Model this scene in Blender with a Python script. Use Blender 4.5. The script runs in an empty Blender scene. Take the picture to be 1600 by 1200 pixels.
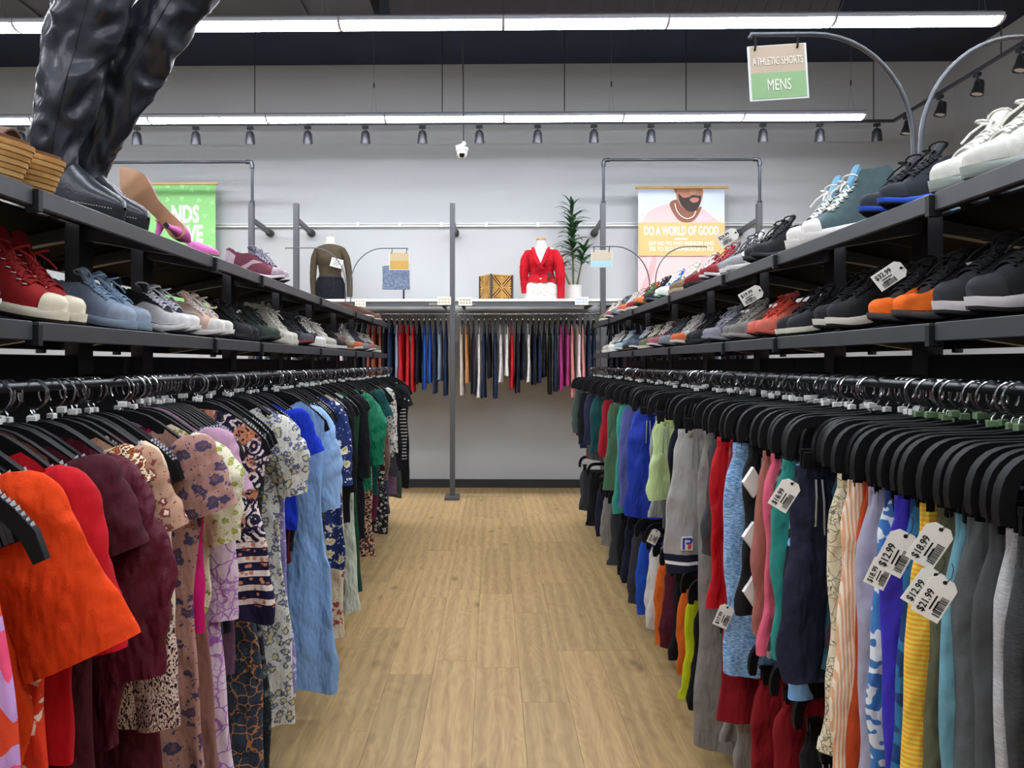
import bpy, bmesh, math, random
from mathutils import Vector, Matrix, noise as mnoise

S = bpy.context.scene
C = S.collection
PI = math.pi

# ------------------------------------------------------------------ camera, world, exposure
FPX, YAW = 1200.0, math.radians(0.9)
SHX = (32 + FPX * math.tan(YAW)) / 1600.0
SHY = -32 / 1600.0
CAMZ = 1.5
cam_data = bpy.data.cameras.new('camera')
cam_data.sensor_width = 36.0
cam_data.lens = 36.0 * FPX / 1600.0
cam_data.shift_x, cam_data.shift_y = SHX, SHY
cam_data.clip_start = 0.05
cam = bpy.data.objects.new('camera', cam_data)
cam.location = (0, 0, CAMZ)
cam.rotation_euler = (PI / 2, 0, YAW)
C.objects.link(cam)
S.camera = cam
world = bpy.data.worlds.new('world')
S.world = world
world.use_nodes = True
world.node_tree.nodes['Background'].inputs[0].default_value = (0.5, 0.53, 0.58, 1)
world.node_tree.nodes['Background'].inputs[1].default_value = 0.05
S.view_settings.view_transform = 'Standard'
S.view_settings.look = 'None'
S.view_settings.exposure = 0.62
S.view_settings.gamma = 1.0
S.view_settings.use_curve_mapping = False
S.cycles.max_bounces = 5
S.cycles.diffuse_bounces = 3
S.cycles.glossy_bounces = 3
TUBE = 26.0         # emission of the tube-light diffusers
SPOT_W = 12.0       # watts of a track spotlight


def at(px, py, Y):
    """world point on the plane y = Y that shows at pixel (px, py) of the 1600x1200 photograph"""
    xc = (px - 800) / FPX + SHX * 1600 / FPX
    zc = (600 - py) / FPX + SHY * 1600 / FPX
    d = Vector((math.cos(YAW) * xc - math.sin(YAW), math.sin(YAW) * xc + math.cos(YAW), zc))
    d *= Y / d.y
    return Vector((d.x, d.y, d.z + CAMZ))


# ------------------------------------------------------------------ helpers
def rgb(h):
    h = h.lstrip('#')
    v = [int(h[i:i + 2], 16) / 255 for i in (0, 2, 4)]
    return tuple((c / 12.92 if c <= .04045 else ((c + .055) / 1.055) ** 2.4) for c in v) + (1,)


def lerp(a, b, t):
    return a + (b - a) * t


def sst(a, b, x):
    t = max(0., min(1., (x - a) / (b - a)))
    return t * t * (3 - 2 * t)


def curve(pts, t):
    """piecewise smooth curve through (t, value) points"""
    if t <= pts[0][0]:
        return pts[0][1]
    for (a, va), (b, vb) in zip(pts, pts[1:]):
        if t <= b:
            k = (t - a) / (b - a)
            return lerp(va, vb, k * k * (3 - 2 * k) * .5 + k * .5)
    return pts[-1][1]


class MB:
    """collects shapes, then links them as one mesh object"""

    def __init__(self):
        self.v, self.f = [], []

    def add(self, vs, fs):
        o = len(self.v)
        self.v += [tuple(p) for p in vs]
        self.f += [tuple(i + o for i in q) for q in fs]
        return self

    def box(self, c, s, m=None):
        x, y, z = (k / 2 for k in s)
        vs = [Vector((a * x, b * y, d * z)) for a in (-1, 1) for b in (-1, 1) for d in (-1, 1)]
        if m is not None:
            vs = [m @ p for p in vs]
        vs = [p + Vector(c) for p in vs]
        return self.add(vs, [(0, 1, 3, 2), (4, 6, 7, 5), (0, 4, 5, 1), (2, 3, 7, 6), (0, 2, 6, 4), (1, 5, 7, 3)])

    def bbox(self, c, s, b=.003):
        """box with chamfered vertical outline (12 + side faces): two inset caps"""
        x, y, z = (k / 2 for k in s)
        rings = []
        for zz, k in ((-z, b), (-z + b, 0), (z - b, 0), (z, b)):
            X, Y = x - k, y - k
            rings.append([Vector((a, d, zz)) + Vector(c) for a, d in ((-X, -Y), (X, -Y), (X, Y), (-X, Y))])
        return self.loft(rings)

    def loft(self, rings, closed=True, cap0=True, cap1=True):
        n = len(rings[0])
        vs = [p for r in rings for p in r]
        fs = []
        for i in range(len(rings) - 1):
            for j in range(n if closed else n - 1):
                k = (j + 1) % n
                fs.append((i * n + j, i * n + k, (i + 1) * n + k, (i + 1) * n + j))
        if cap0:
            fs.append(tuple(reversed(range(n))))
        if cap1:
            fs.append(tuple((len(rings) - 1) * n + j for j in range(n)))
        return self.add(vs, fs)

    def tube(self, path, r, n=8, cap=True, flat=None):
        path = [Vector(p) for p in path]
        rings = []
        up = None
        for i, p in enumerate(path):
            t = (path[min(i + 1, len(path) - 1)] - path[max(i - 1, 0)]).normalized()
            if up is None:
                up = t.orthogonal().normalized() if flat is None else Vector(flat)
            a = (up - t * up.dot(t))
            a = a.normalized() if a.length > 1e-6 else t.orthogonal().normalized()
            up = a
            b = t.cross(a)
            rr = r[i] if isinstance(r, (list, tuple)) else r
            ra, rb = rr if isinstance(rr, tuple) else (rr, rr)
            rings.append([p + a * ra * math.cos(2 * PI * k / n) + b * rb * math.sin(2 * PI * k / n) for k in range(n)])
        return self.loft(rings, True, cap, cap)

    def bar(self, path, w, h, side=(0, 1, 0)):
        """rectangular bar along a path; w along `side`, h across"""
        path = [Vector(p) for p in path]
        sd = Vector(side).normalized()
        rings = []
        for i, p in enumerate(path):
            t = (path[min(i + 1, len(path) - 1)] - path[max(i - 1, 0)]).normalized()
            u = t.cross(sd).normalized()
            hh = h[i] if isinstance(h, (list, tuple)) else h
            rings.append([p + sd * a * w / 2 + u * b * hh / 2 for a, b in ((-1, -1), (1, -1), (1, 1), (-1, 1))])
        return self.loft(rings)

    def lathe(self, prof, n=20, c=(0, 0, 0), sx=1, sy=1):
        rings = [[Vector((c[0] + r * sx * math.cos(2 * PI * k / n), c[1] + r * sy * math.sin(2 * PI * k / n), c[2] + z)) for k in range(n)] for r, z in prof]
        return self.loft(rings)

    def poly(self, pts, thick, axis=(0, -1, 0)):
        """flat outline in 3D with a small thickness"""
        a = Vector(axis) * thick
        n = len(pts)
        p0 = [Vector(p) for p in pts]
        p1 = [p + a for p in p0]
        fs = [tuple(range(n)), tuple(reversed(range(n, 2 * n)))] + [(i, (i + 1) % n, n + (i + 1) % n, n + i) for i in range(n)]
        return self.add(p0 + p1, fs)

    def mesh(self, name, smooth=False, auto=None):
        me = bpy.data.meshes.new(name)
        me.from_pydata(self.v, [], self.f)
        bm = bmesh.new()
        bm.from_mesh(me)
        bmesh.ops.recalc_face_normals(bm, faces=bm.faces)
        if smooth:
            for f in bm.faces:
                f.smooth = True
            lim = math.radians(auto if auto else 50)
            for e in bm.edges:
                if len(e.link_faces) == 2 and e.calc_face_angle(0) > lim:
                    e.smooth = False
        bm.to_mesh(me)
        bm.free()
        return me

    def build(self, name, mat, parent=None, smooth=False, auto=None, loc=None, rot=None):
        return obj(name, self.mesh(name, smooth, auto), mat, parent, loc, rot)


def obj(name, me, mat=None, parent=None, loc=None, rot=None, own=False):
    o = bpy.data.objects.new(name, me)
    C.objects.link(o)
    if mat is not None:
        if own:
            if not me.materials:
                me.materials.append(mat)
            o.material_slots[0].link = 'OBJECT'
            o.material_slots[0].material = mat
        elif not me.materials:
            me.materials.append(mat)
    if parent is not None:
        o.parent = parent
    if loc is not None:
        o.location = loc
    if rot is not None:
        o.rotation_euler = rot
    return o


def tag(o, label, cat, group=None):
    o['label'] = label
    o['category'] = cat
    if group:
        o['group'] = group
    return o


def thing(name, label, cat, loc=(0, 0, 0), rot=(0, 0, 0), group=None):
    o = bpy.data.objects.new(name, None)
    o.empty_display_size = .05
    C.objects.link(o)
    o.location = loc
    o.rotation_euler = rot
    return tag(o, label, cat, group)


def struct(name, mb, mat, **k):
    o = mb.build(name, mat, **k)
    o['kind'] = 'structure'
    return o


_txt = {}


def text_mesh(s, size, sx=1.0, bold=0.0, align='CENTER'):
    key = (s, size, sx, bold, align)
    if key not in _txt:
        cu = bpy.data.curves.new('txt', 'FONT')
        cu.body = s
        cu.size = size
        cu.align_x = align
        cu.align_y = 'CENTER'
        cu.offset = bold
        cu.extrude = .0004
        cu.resolution_u = 3
        o = bpy.data.objects.new('txt', cu)
        C.objects.link(o)
        dg = bpy.context.evaluated_depsgraph_get()
        me = bpy.data.meshes.new_from_object(o.evaluated_get(dg))
        bpy.data.objects.remove(o)
        bpy.data.curves.remove(cu)
        # stand upright in the XZ plane facing -Y, condensed by sx
        for v in me.vertices:
            x, y, z = v.co
            v.co = (x * sx, -z, y)
        me.materials.clear()
        _txt[key] = me
    return _txt[key]


def text(s, size, mat, parent, loc, sx=1.0, bold=0.0, rot=None, align='CENTER', name='lettering'):
    return obj(name, text_mesh(s, size, sx, bold, align), mat, parent, loc, rot, own=True)


# ------------------------------------------------------------------ materials
_m = {}


def nt_of(name):
    m = bpy.data.materials.new(name)
    m.use_nodes = True
    return m, m.node_tree, m.node_tree.nodes['Principled BSDF']


def setin(b, rough=.5, metal=0., spec=.5, sheen=0., coat=0.):
    b.inputs['Roughness'].default_value = rough
    b.inputs['Metallic'].default_value = metal
    b.inputs['Specular IOR Level'].default_value = spec
    if sheen:
        b.inputs['Sheen Weight'].default_value = sheen
        b.inputs['Sheen Roughness'].default_value = .4
    if coat:
        b.inputs['Coat Weight'].default_value = coat


def M(h, rough=.5, metal=0., spec=.5, var=.06, vs=40., bump=0., bs=300., name=None, coat=0., alpha=1., trans=0.):
    """plain material with slight procedural variation and fine relief"""
    key = (h, rough, metal, spec, var, vs, bump, bs, name, coat, alpha, trans)
    if key in _m:
        return _m[key]
    m, nt, b = nt_of(name or 'surface ' + h)
    setin(b, rough, metal, spec, coat=coat)
    c = rgb(h)
    tc = nt.nodes.new('ShaderNodeTexCoord')
    nz = nt.nodes.new('ShaderNodeTexNoise')
    nz.inputs['Scale'].default_value = vs
    nz.inputs['Detail'].default_value = 3
    nt.links.new(tc.outputs['Object'], nz.inputs['Vector'])
    mr = nt.nodes.new('ShaderNodeMapRange')
    mr.inputs[1].default_value, mr.inputs[2].default_value = .3, .7
    mr.inputs[3].default_value, mr.inputs[4].default_value = 1 - var, 1 + var
    nt.links.new(nz.outputs['Fac'], mr.inputs[0])
    hs = nt.nodes.new('ShaderNodeHueSaturation')
    hs.inputs['Color'].default_value = c
    nt.links.new(mr.outputs[0], hs.inputs['Value'])
    nt.links.new(hs.outputs[0], b.inputs['Base Color'])
    if bump:
        n2 = nt.nodes.new('ShaderNodeTexNoise')
        n2.inputs['Scale'].default_value = bs
        nt.links.new(tc.outputs['Object'], n2.inputs['Vector'])
        bp = nt.nodes.new('ShaderNodeBump')
        bp.inputs['Strength'].default_value = bump
        bp.inputs['Distance'].default_value = .002
        nt.links.new(n2.outputs['Fac'], bp.inputs['Height'])
        nt.links.new(bp.outputs[0], b.inputs['Normal'])
    if alpha < 1:
        b.inputs['Alpha'].default_value = alpha
    if trans:
        b.inputs['Transmission Weight'].default_value = trans
    _m[key] = m
    return m


def emis(h, strength):
    m, nt, b = nt_of('lit diffuser')
    b.inputs['Base Color'].default_value = rgb(h)
    b.inputs['Emission Color'].default_value = rgb(h)
    b.inputs['Emission Strength'].default_value = strength
    return m


_seed = [3]


def cloth(base, kind='plain', c2=None, c3=None, sc=1., rough=.85, sheen=0., wr=.35, c4=None, thr=None):
    """woven / printed fabric: base colour, print kind, print colours"""
    key = ('cloth', base, kind, c2, c3, sc, rough, sheen, wr, c4, thr)
    if key in _m:
        return _m[key]
    _seed[0] += 1
    rs = random.Random(_seed[0])
    m, nt, b = nt_of('fabric %s %s' % (kind, base))
    N, L = nt.nodes.new, nt.links.new
    setin(b, rough, 0, .25, sheen)
    tc = N('ShaderNodeTexCoord')
    mp = N('ShaderNodeMapping')
    mp.inputs['Location'].default_value = (rs.random() * 3, rs.random() * 3, rs.random() * 3)
    mp.inputs['Scale'].default_value = (1, .45, 1)
    L(tc.outputs['Object'], mp.inputs['Vector'])
    vec = mp.outputs[0]

    def nzn(scale, detail=2., src=None, rough_=.5):
        n = N('ShaderNodeTexNoise')
        n.inputs['Scale'].default_value = scale
        n.inputs['Detail'].default_value = detail
        n.inputs['Roughness'].default_value = rough_
        L(src or vec, n.inputs['Vector'])
        return n

    def warp(amount, scale):
        n = nzn(scale, 2)
        a = N('ShaderNodeVectorMath')
        a.operation = 'MULTIPLY_ADD'
        a.inputs[1].default_value = (amount,) * 3
        L(n.outputs['Color'], a.inputs[0])
        L(vec, a.inputs[2])
        return a.outputs[0]

    def vor(scale, src=None, feature='F1'):
        v = N('ShaderNodeTexVoronoi')
        v.feature = feature
        v.inputs['Scale'].default_value = scale
        L(src or vec, v.inputs['Vector'])
        return v

    def ramp(src, stops, const=True):
        r = N('ShaderNodeValToRGB')
        if const:
            r.color_ramp.interpolation = 'CONSTANT'
        e = r.color_ramp.elements
        e[0].position, e[0].color = stops[0][0], rgb(stops[0][1])
        e[1].position, e[1].color = stops[1][0], rgb(stops[1][1])
        for p, c in stops[2:]:
            x = e.new(p)
            x.color = rgb(c)
        L(src, r.inputs[0])
        return r.outputs[0]

    def mask(src, edge, soft=.02, inv=False):
        r = N('ShaderNodeMapRange')
        r.inputs[1].default_value, r.inputs[2].default_value = edge - soft, edge + soft
        if inv:
            r.inputs[3].default_value, r.inputs[4].default_value = 1, 0
        L(src, r.inputs[0])
        return r.outputs[0]

    def mix(f, a, c):
        x = N('ShaderNodeMix')
        x.data_type = 'RGBA'
        L(f, x.inputs['Factor'])
        for s, val in (('A', a), ('B', c)):
            i = [q for q in x.inputs if q.name == s and q.type == 'RGBA'][0]
            if isinstance(val, str):
                i.default_value = rgb(val)
            else:
                L(val, i)
        return [q for q in x.outputs if q.type == 'RGBA'][0]

    col = None
    c2 = c2 or base
    c3 = c3 or c2
    if kind == 'heather':
        s = N('ShaderNodeMapping')
        s.inputs['Scale'].default_value = (1, 1, 4)
        L(vec, s.inputs['Vector'])
        col = mix(mask(nzn(130 * sc, 3, s.outputs[0]).outputs['Fac'], thr or .52, .12), base, c2)
    elif kind == 'dots':
        col = mix(mask(vor(45 * sc).outputs['Distance'], thr or .2, .03, True), base, c2)
    elif kind == 'floral':
        w = warp(.035 / sc, 28 * sc)
        d = vor(19 * sc, w).outputs['Distance']
        n2 = nzn(75 * sc, 2)
        a = N('ShaderNodeMath')
        a.operation = 'MULTIPLY_ADD'
        a.inputs[1].default_value = .5
        L(n2.outputs['Fac'], a.inputs[0])
        L(d, a.inputs[2])
        sprig = vor(62 * sc, w).outputs['Distance']
        col = mix(mask(sprig, .2, .03, True), base, c2)
        col = mix(mask(a.outputs[0], thr or .6, .02, True), col, c2)
        col = mix(mask(a.outputs[0], (thr or .6) - .17, .02, True), col, c3)
    elif kind == 'lines':
        w = warp(.05 / sc, 16 * sc)
        d = vor(24 * sc, w, 'DISTANCE_TO_EDGE').outputs['Distance']
        col = mix(mask(d, thr or .035, .015, True), base, c2)
        n5 = nzn(7 * sc, 1).outputs['Fac']
        fine = vor(58 * sc, warp(.04 / sc, 40 * sc), 'DISTANCE_TO_EDGE').outputs['Distance']
        pm_ = N('ShaderNodeMath')
        pm_.operation = 'MULTIPLY'
        L(mask(fine, .05, .02, True), pm_.inputs[0])
        L(mask(n5, .52, .03), pm_.inputs[1])
        col = mix(pm_.outputs[0], col, c3)
    elif kind == 'leopard':
        n = nzn(60 * sc, 3).outputs['Fac']
        col = ramp(n, [(0, base), (.43, c2), (.52, base), (.57, c3), (.66, base)])
    elif kind in ('stripe', 'vstripe'):
        wv = N('ShaderNodeTexWave')
        wv.bands_direction = 'Z' if kind == 'stripe' else 'X'
        wv.inputs['Scale'].default_value = 12 * sc
        wv.inputs['Distortion'].default_value = .4
        L(vec, wv.inputs['Vector'])
        col = mix(mask(wv.outputs['Fac'], thr or .5, .05), base, c2)
    elif kind == 'blobs':
        col = mix(mask(nzn(16 * sc, 1).outputs['Fac'], thr or .52, .012), base, c2)
    elif kind == 'multi':
        n = nzn(7 * sc, .6, warp(.05, 9)).outputs['Fac']
        col = ramp(n, [(0, base), (.36, c2), (.45, c3), (.52, c4 or base), (.58, '1d2a4a'), (.61, 'e9e3e4'), (.67, c2)])
    elif kind == 'paisley':
        w = warp(.03, 20)
        d = vor(15 * sc, w).outputs['Distance']
        wv = N('ShaderNodeMath')
        wv.operation = 'SINE'
        mu = N('ShaderNodeMath')
        mu.operation = 'MULTIPLY'
        mu.inputs[1].default_value = 24
        L(d, mu.inputs[0])
        L(mu.outputs[0], wv.inputs[0])
        body = mix(mask(wv.outputs[0], .05, .12), base, c2)
        body = mix(mask(d, .12, .02, True), body, c3)
        body = mix(mask(nzn(11, 1).outputs['Fac'], .57, .03), body, c3)
        body = mix(mask(nzn(90, 2).outputs['Fac'], .56, .02), body, base)
        # banded hem: printed rows of ornament below a seam
        sp = N('ShaderNodeSeparateXYZ')
        L(tc.outputs['Object'], sp.inputs[0])
        zs = N('ShaderNodeMath')
        zs.operation = 'MULTIPLY'
        zs.inputs[1].default_value = 145
        L(sp.outputs[2], zs.inputs[0])
        sn = N('ShaderNodeMath')
        sn.operation = 'SINE'
        L(zs.outputs[0], sn.inputs[0])
        rows = mix(mask(sn.outputs[0], .0, .1), base, c2)
        ck = vor(48, None).outputs['Distance']
        rows = mix(mask(ck, .33, .03, True), rows, c3)
        thinline = N('ShaderNodeMath')
        thinline.operation = 'ABSOLUTE'
        L(sn.outputs[0], thinline.inputs[0])
        rows = mix(mask(thinline.outputs[0], .3, .06, True), rows, base)
        zed = sp.outputs[2]
        col = mix(mask(zed, c4 if isinstance(c4, float) else -.52, .004, True), body, rows)
        col = mix(mask(zed, (c4 if isinstance(c4, float) else -.52) - .2, .003, True), col, base)
    elif kind == 'cuff':
        sp = N('ShaderNodeSeparateXYZ')
        L(tc.outputs['Object'], sp.inputs[0])
        z = sp.outputs[2]
        col = mix(mask(z, thr + .075, .001, True), base, c2)
        col = mix(mask(z, thr + .048, .001, True), col, c3)
        col = mix(mask(z, thr + .036, .001, True), col, c2)
    elif kind == 'marble':
        wv = N('ShaderNodeTexWave')
        wv.inputs['Scale'].default_value = 6 * sc
        wv.inputs['Distortion'].default_value = 14
        wv.inputs['Detail'].default_value = 4
        L(vec, wv.inputs['Vector'])
        col = mix(mask(wv.outputs['Fac'], .5, .3), base, c2)
    elif kind == 'knit':
        s = N('ShaderNodeMapping')
        s.inputs['Scale'].default_value = (2.2, 1, 1)
        L(vec, s.inputs['Vector'])
        n = nzn(95 * sc, 2, s.outputs[0]).outputs['Fac']
        col = ramp(n, [(0, base), (.44, c2), (.53, c3), (.6, base)])
    else:
        col = mix(mask(nzn(9, 3).outputs['Fac'], .5, .25), base, tuple_hex(base, .93))
    L(col, b.inputs['Base Color'])
    # weave and soft creases
    s = N('ShaderNodeMapping')
    s.inputs['Scale'].default_value = (1.6, 1, .7)
    L(tc.outputs['Object'], s.inputs['Vector'])
    n1 = nzn(14, 2, s.outputs[0], .55)
    n2 = nzn(420, 1)
    ad = N('ShaderNodeMath')
    ad.operation = 'MULTIPLY_ADD'
    ad.inputs[1].default_value = .03
    L(n2.outputs['Fac'], ad.inputs[0])
    L(n1.outputs['Fac'], ad.inputs[2])
    n3 = nzn(6.5, 2, s.outputs[0])
    n3.noise_type = 'RIDGED_MULTIFRACTAL'
    n3.inputs['Distortion'].default_value = .6
    ad2 = N('ShaderNodeMath')
    ad2.operation = 'MULTIPLY_ADD'
    ad2.inputs[1].default_value = .16
    L(n3.outputs['Fac'], ad2.inputs[0])
    L(ad.outputs[0], ad2.inputs[2])
    bp = N('ShaderNodeBump')
    bp.inputs['Strength'].default_value = min(1., wr * 1.5)
    bp.inputs['Distance'].default_value = .04
    L(ad2.outputs[0], bp.inputs['Height'])
    L(bp.outputs[0], b.inputs['Normal'])
    _m[key] = m
    return m


def tuple_hex(h, k):
    v = [min(255, int(int(h[i:i + 2], 16) * k)) for i in (0, 2, 4)]
    return '%02x%02x%02x' % tuple(v)


def wall_mat():
    m, nt, b = nt_of('painted wall')
    setin(b, .7, 0, .25)
    tc = nt.nodes.new('ShaderNodeTexCoord')
    n = nt.nodes.new('ShaderNodeTexNoise')
    n.inputs['Scale'].default_value = 1.2
    n.inputs['Detail'].default_value = 5
    r = nt.nodes.new('ShaderNodeValToRGB')
    r.color_ramp.elements[0].color = rgb('b1b4b7')
    r.color_ramp.elements[1].color = rgb('babcbd')
    n2 = nt.nodes.new('ShaderNodeTexNoise')
    n2.inputs['Scale'].default_value = 160
    bp = nt.nodes.new('ShaderNodeBump')
    bp.inputs['Strength'].default_value = .06
    nt.links.new(tc.outputs['Object'], n.inputs['Vector'])
    nt.links.new(tc.outputs['Object'], n2.inputs['Vector'])
    nt.links.new(n.outputs['Fac'], r.inputs[0])
    nt.links.new(r.outputs[0], b.inputs['Base Color'])
    nt.links.new(n2.outputs['Fac'], bp.inputs['Height'])
    nt.links.new(bp.outputs[0], b.inputs['Normal'])
    return m


def plank_mat():
    m, nt, b = nt_of('oak plank')
    setin(b, .42, 0, .4)
    N, L = nt.nodes.new, nt.links.new
    tc = N('ShaderNodeTexCoord')
    oi = N('ShaderNodeObjectInfo')
    cb = N('ShaderNodeCombineXYZ')
    mu = N('ShaderNodeMath')
    mu.operation = 'MULTIPLY'
    mu.inputs[1].default_value = 37
    L(oi.outputs['Random'], mu.inputs[0])
    for k in range(3):
        L(mu.outputs[0], cb.inputs[k])
    ad = N('ShaderNodeVectorMath')
    ad.operation = 'ADD'
    L(tc.outputs['Object'], ad.inputs[0])
    L(cb.outputs[0], ad.inputs[1])
    mp = N('ShaderNodeMapping')
    mp.inputs['Scale'].default_value = (8, .75, 1)
    L(ad.outputs[0], mp.inputs['Vector'])
    # cathedral grain
    wv = N('ShaderNodeTexWave')
    wv.bands_direction = 'X'
    wv.inputs['Scale'].default_value = .55
    wv.inputs['Distortion'].default_value = 11
    wv.inputs['Detail'].default_value = 4
    wv.inputs['Detail Scale'].default_value = .55
    wv.inputs['Detail Roughness'].default_value = .6
    L(mp.outputs[0], wv.inputs['Vector'])
    n1 = N('ShaderNodeTexNoise')
    n1.inputs['Scale'].default_value = 7
    n1.inputs['Detail'].default_value = 6
    n1.inputs['Roughness'].default_value = .65
    L(mp.outputs[0], n1.inputs['Vector'])
    mp2 = N('ShaderNodeMapping')
    mp2.inputs['Scale'].default_value = (5, 2.2, 1)
    L(ad.outputs[0], mp2.inputs['Vector'])
    kn = N('ShaderNodeTexVoronoi')
    kn.inputs['Scale'].default_value = 1.0
    L(mp2.outputs[0], kn.inputs['Vector'])
    r = N('ShaderNodeValToRGB')
    e = r.color_ramp.elements
    e[0].position, e[0].color = 0, rgb('8f7049')
    e[1].position, e[1].color = 1, rgb('cbac79')
    mxg = N('ShaderNodeMath')
    mxg.operation = 'MULTIPLY_ADD'
    mxg.inputs[1].default_value = .26
    L(wv.outputs['Fac'], mxg.inputs[0])
    ml = N('ShaderNodeMath')
    ml.operation = 'MULTIPLY'
    ml.inputs[1].default_value = .85
    L(n1.outputs['Fac'], ml.inputs[0])
    L(ml.outputs[0], mxg.inputs[2])
    L(mxg.outputs[0], r.inputs[0])
    # fine fibres and cathedral contour lines
    mp3 = N('ShaderNodeMapping')
    mp3.inputs['Scale'].default_value = (85, 2.2, 1)
    L(ad.outputs[0], mp3.inputs['Vector'])
    n4 = N('ShaderNodeTexNoise')
    n4.inputs['Scale'].default_value = 1.6
    n4.inputs['Detail'].default_value = 3
    L(mp3.outputs[0], n4.inputs['Vector'])
    mp4 = N('ShaderNodeMapping')
    mp4.inputs['Scale'].default_value = (5.5, 1.0, 1)
    L(ad.outputs[0], mp4.inputs['Vector'])
    n6 = N('ShaderNodeTexNoise')
    n6.inputs['Scale'].default_value = 1.3
    n6.inputs['Detail'].default_value = 1.5
    L(mp4.outputs[0], n6.inputs['Vector'])
    m6 = N('ShaderNodeMath')
    m6.operation = 'MULTIPLY'
    m6.inputs[1].default_value = 95
    L(n6.outputs['Fac'], m6.inputs[0])
    s6 = N('ShaderNodeMath')
    s6.operation = 'SINE'
    L(m6.outputs[0], s6.inputs[0])
    f1 = N('ShaderNodeMath')
    f1.operation = 'MULTIPLY_ADD'
    f1.inputs[1].default_value = .075
    L(s6.outputs[0], f1.inputs[0])
    L(mxg.outputs[0], f1.inputs[2])
    f2 = N('ShaderNodeMath')
    f2.operation = 'MULTIPLY_ADD'
    f2.inputs[1].default_value = .3
    L(n4.outputs['Fac'], f2.inputs[0])
    L(f1.outputs[0], f2.inputs[2])
    f3 = N('ShaderNodeMath')
    f3.operation = 'SUBTRACT'
    f3.inputs[1].default_value = .12
    L(f2.outputs[0], f3.inputs[0])
    L(f3.outputs[0], r.inputs[0])
    # knots
    mk = N('ShaderNodeMapRange')
    mk.inputs[1].default_value, mk.inputs[2].default_value = .03, .17
    mk.inputs[3].default_value, mk.inputs[4].default_value = .5, 1.
    L(kn.outputs['Distance'], mk.inputs[0])
    tone = N('ShaderNodeMapRange')
    tone.inputs[3].default_value, tone.inputs[4].default_value = .86, 1.08
    L(oi.outputs['Random'], tone.inputs[0])
    tm = N('ShaderNodeMath')
    tm.operation = 'MULTIPLY'
    L(mk.outputs[0], tm.inputs[0])
    L(tone.outputs[0], tm.inputs[1])
    hs = N('ShaderNodeHueSaturation')
    L(r.outputs[0], hs.inputs['Color'])
    L(tm.outputs[0], hs.inputs['Value'])
    L(hs.outputs[0], b.inputs['Base Color'])
    bp = N('ShaderNodeBump')
    bp.inputs['Strength'].default_value = .08
    bp.inputs['Distance'].default_value = .002
    L(n1.outputs['Fac'], bp.inputs['Height'])
    L(bp.outputs[0], b.inputs['Normal'])
    return m


WHITE_PAINT = wall_mat()
DARK_METAL = M('3d3d40', .45, .3, .5, .08, 12, name='dark powder-coated metal')
RAIL_METAL = M('4a4c50', .4, .35, .5, .08, 12, name='grey powder-coated rail')
BLACK_PANEL = M('17181b', .55, 0, .4, .1, 5, name='black panel')
BLACK_PLASTIC = M('111113', .6, 0, .2, .08, 30, .12, 400, name='black moulded plastic')
CHROME = M('b9babd', .18, 1., .5, .03, name='chrome wire')
WHITE_PLASTIC = M('e6e6e2', .45, 0, .5, .03, name='white plastic')
PAPER = M('eceae2', .7, 0, .3, .03, name='white card')
INK = M('1a1a1c', .7, 0, .2, .0, name='black ink')
PRINT_WHITE = M('f4f2ea', .7, 0, .2, .0, name='white print')

DARK_ROD = M('3a3b3f', .3, .8, .5, .03, name='dark steel tube')

# ------------------------------------------------------------------ setting
D = 9.3            # back wall
CEIL = at(800, 100, D).z
XR = at(1490, 300, D).x
XL = -6.6
YF = -3.2
base_floor = struct('floor', MB().box(((XL + XR) / 2, (D + YF) / 2, -.06), (XR - XL + .4, D - YF + .4, .1)), M('b8945f', .5, 0, .4, .1, 3, name='oak floor beyond'))
PW, PL = .21, 1.22
plank_me = MB().bbox((0, 0, 0), (PW - .0008, PL - .0008, .012), .0008).mesh('plank')
PM = plank_mat()
plank_me.materials.append(PM)
rp = random.Random(5)
for i in range(-9, 10):
    off = rp.random() * PL
    y = .3 + off - PL
    while y < D:
        if y + PL / 2 > .2:
            L_ = PL
            yc = y + PL / 2
            o = obj('plank', plank_me, None, base_floor, (i * PW + .03, yc, -.006 + rp.random() * .0004))
            if y + PL > D:
                o.scale = (1, (D - y) / PL, 1)
                o.location.y = (y + D) / 2
        y += PL
struct('wall_back', MB().box(((XL + XR) / 2, D + .05, CEIL / 2 + .3), (XR - XL + .2, .1, CEIL + .8)), WHITE_PAINT)
struct('wall_right', MB().box((XR + .05, (D + YF) / 2, CEIL / 2 + .3), (.1, D - YF, CEIL + .8)), WHITE_PAINT)
struct('wall_left', MB().box((XL - .05, (D + YF) / 2, CEIL / 2 + .3), (.1, D - YF, CEIL + .8)), WHITE_PAINT)
struct('wall_front', MB().box(((XL + XR) / 2, YF - .05, CEIL / 2 + .3), (XR - XL + .2, .1, CEIL + .8)), WHITE_PAINT)
CEIL_MAT = M('2f3547', .8, 0, .2, .1, 2, name='dark painted ceiling')
ceil = struct('ceiling', MB().box(((XL + XR) / 2, (D + YF) / 2, CEIL + .06), (XR - XL + .2, D - YF + .2, .12)), CEIL_MAT)
struct('baseboard_back', MB().box(((XL + XR) / 2, D - .01, .05), (XR - XL, .02, .1)), M('2b2b2d', .6, name='dark skirting'))
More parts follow.
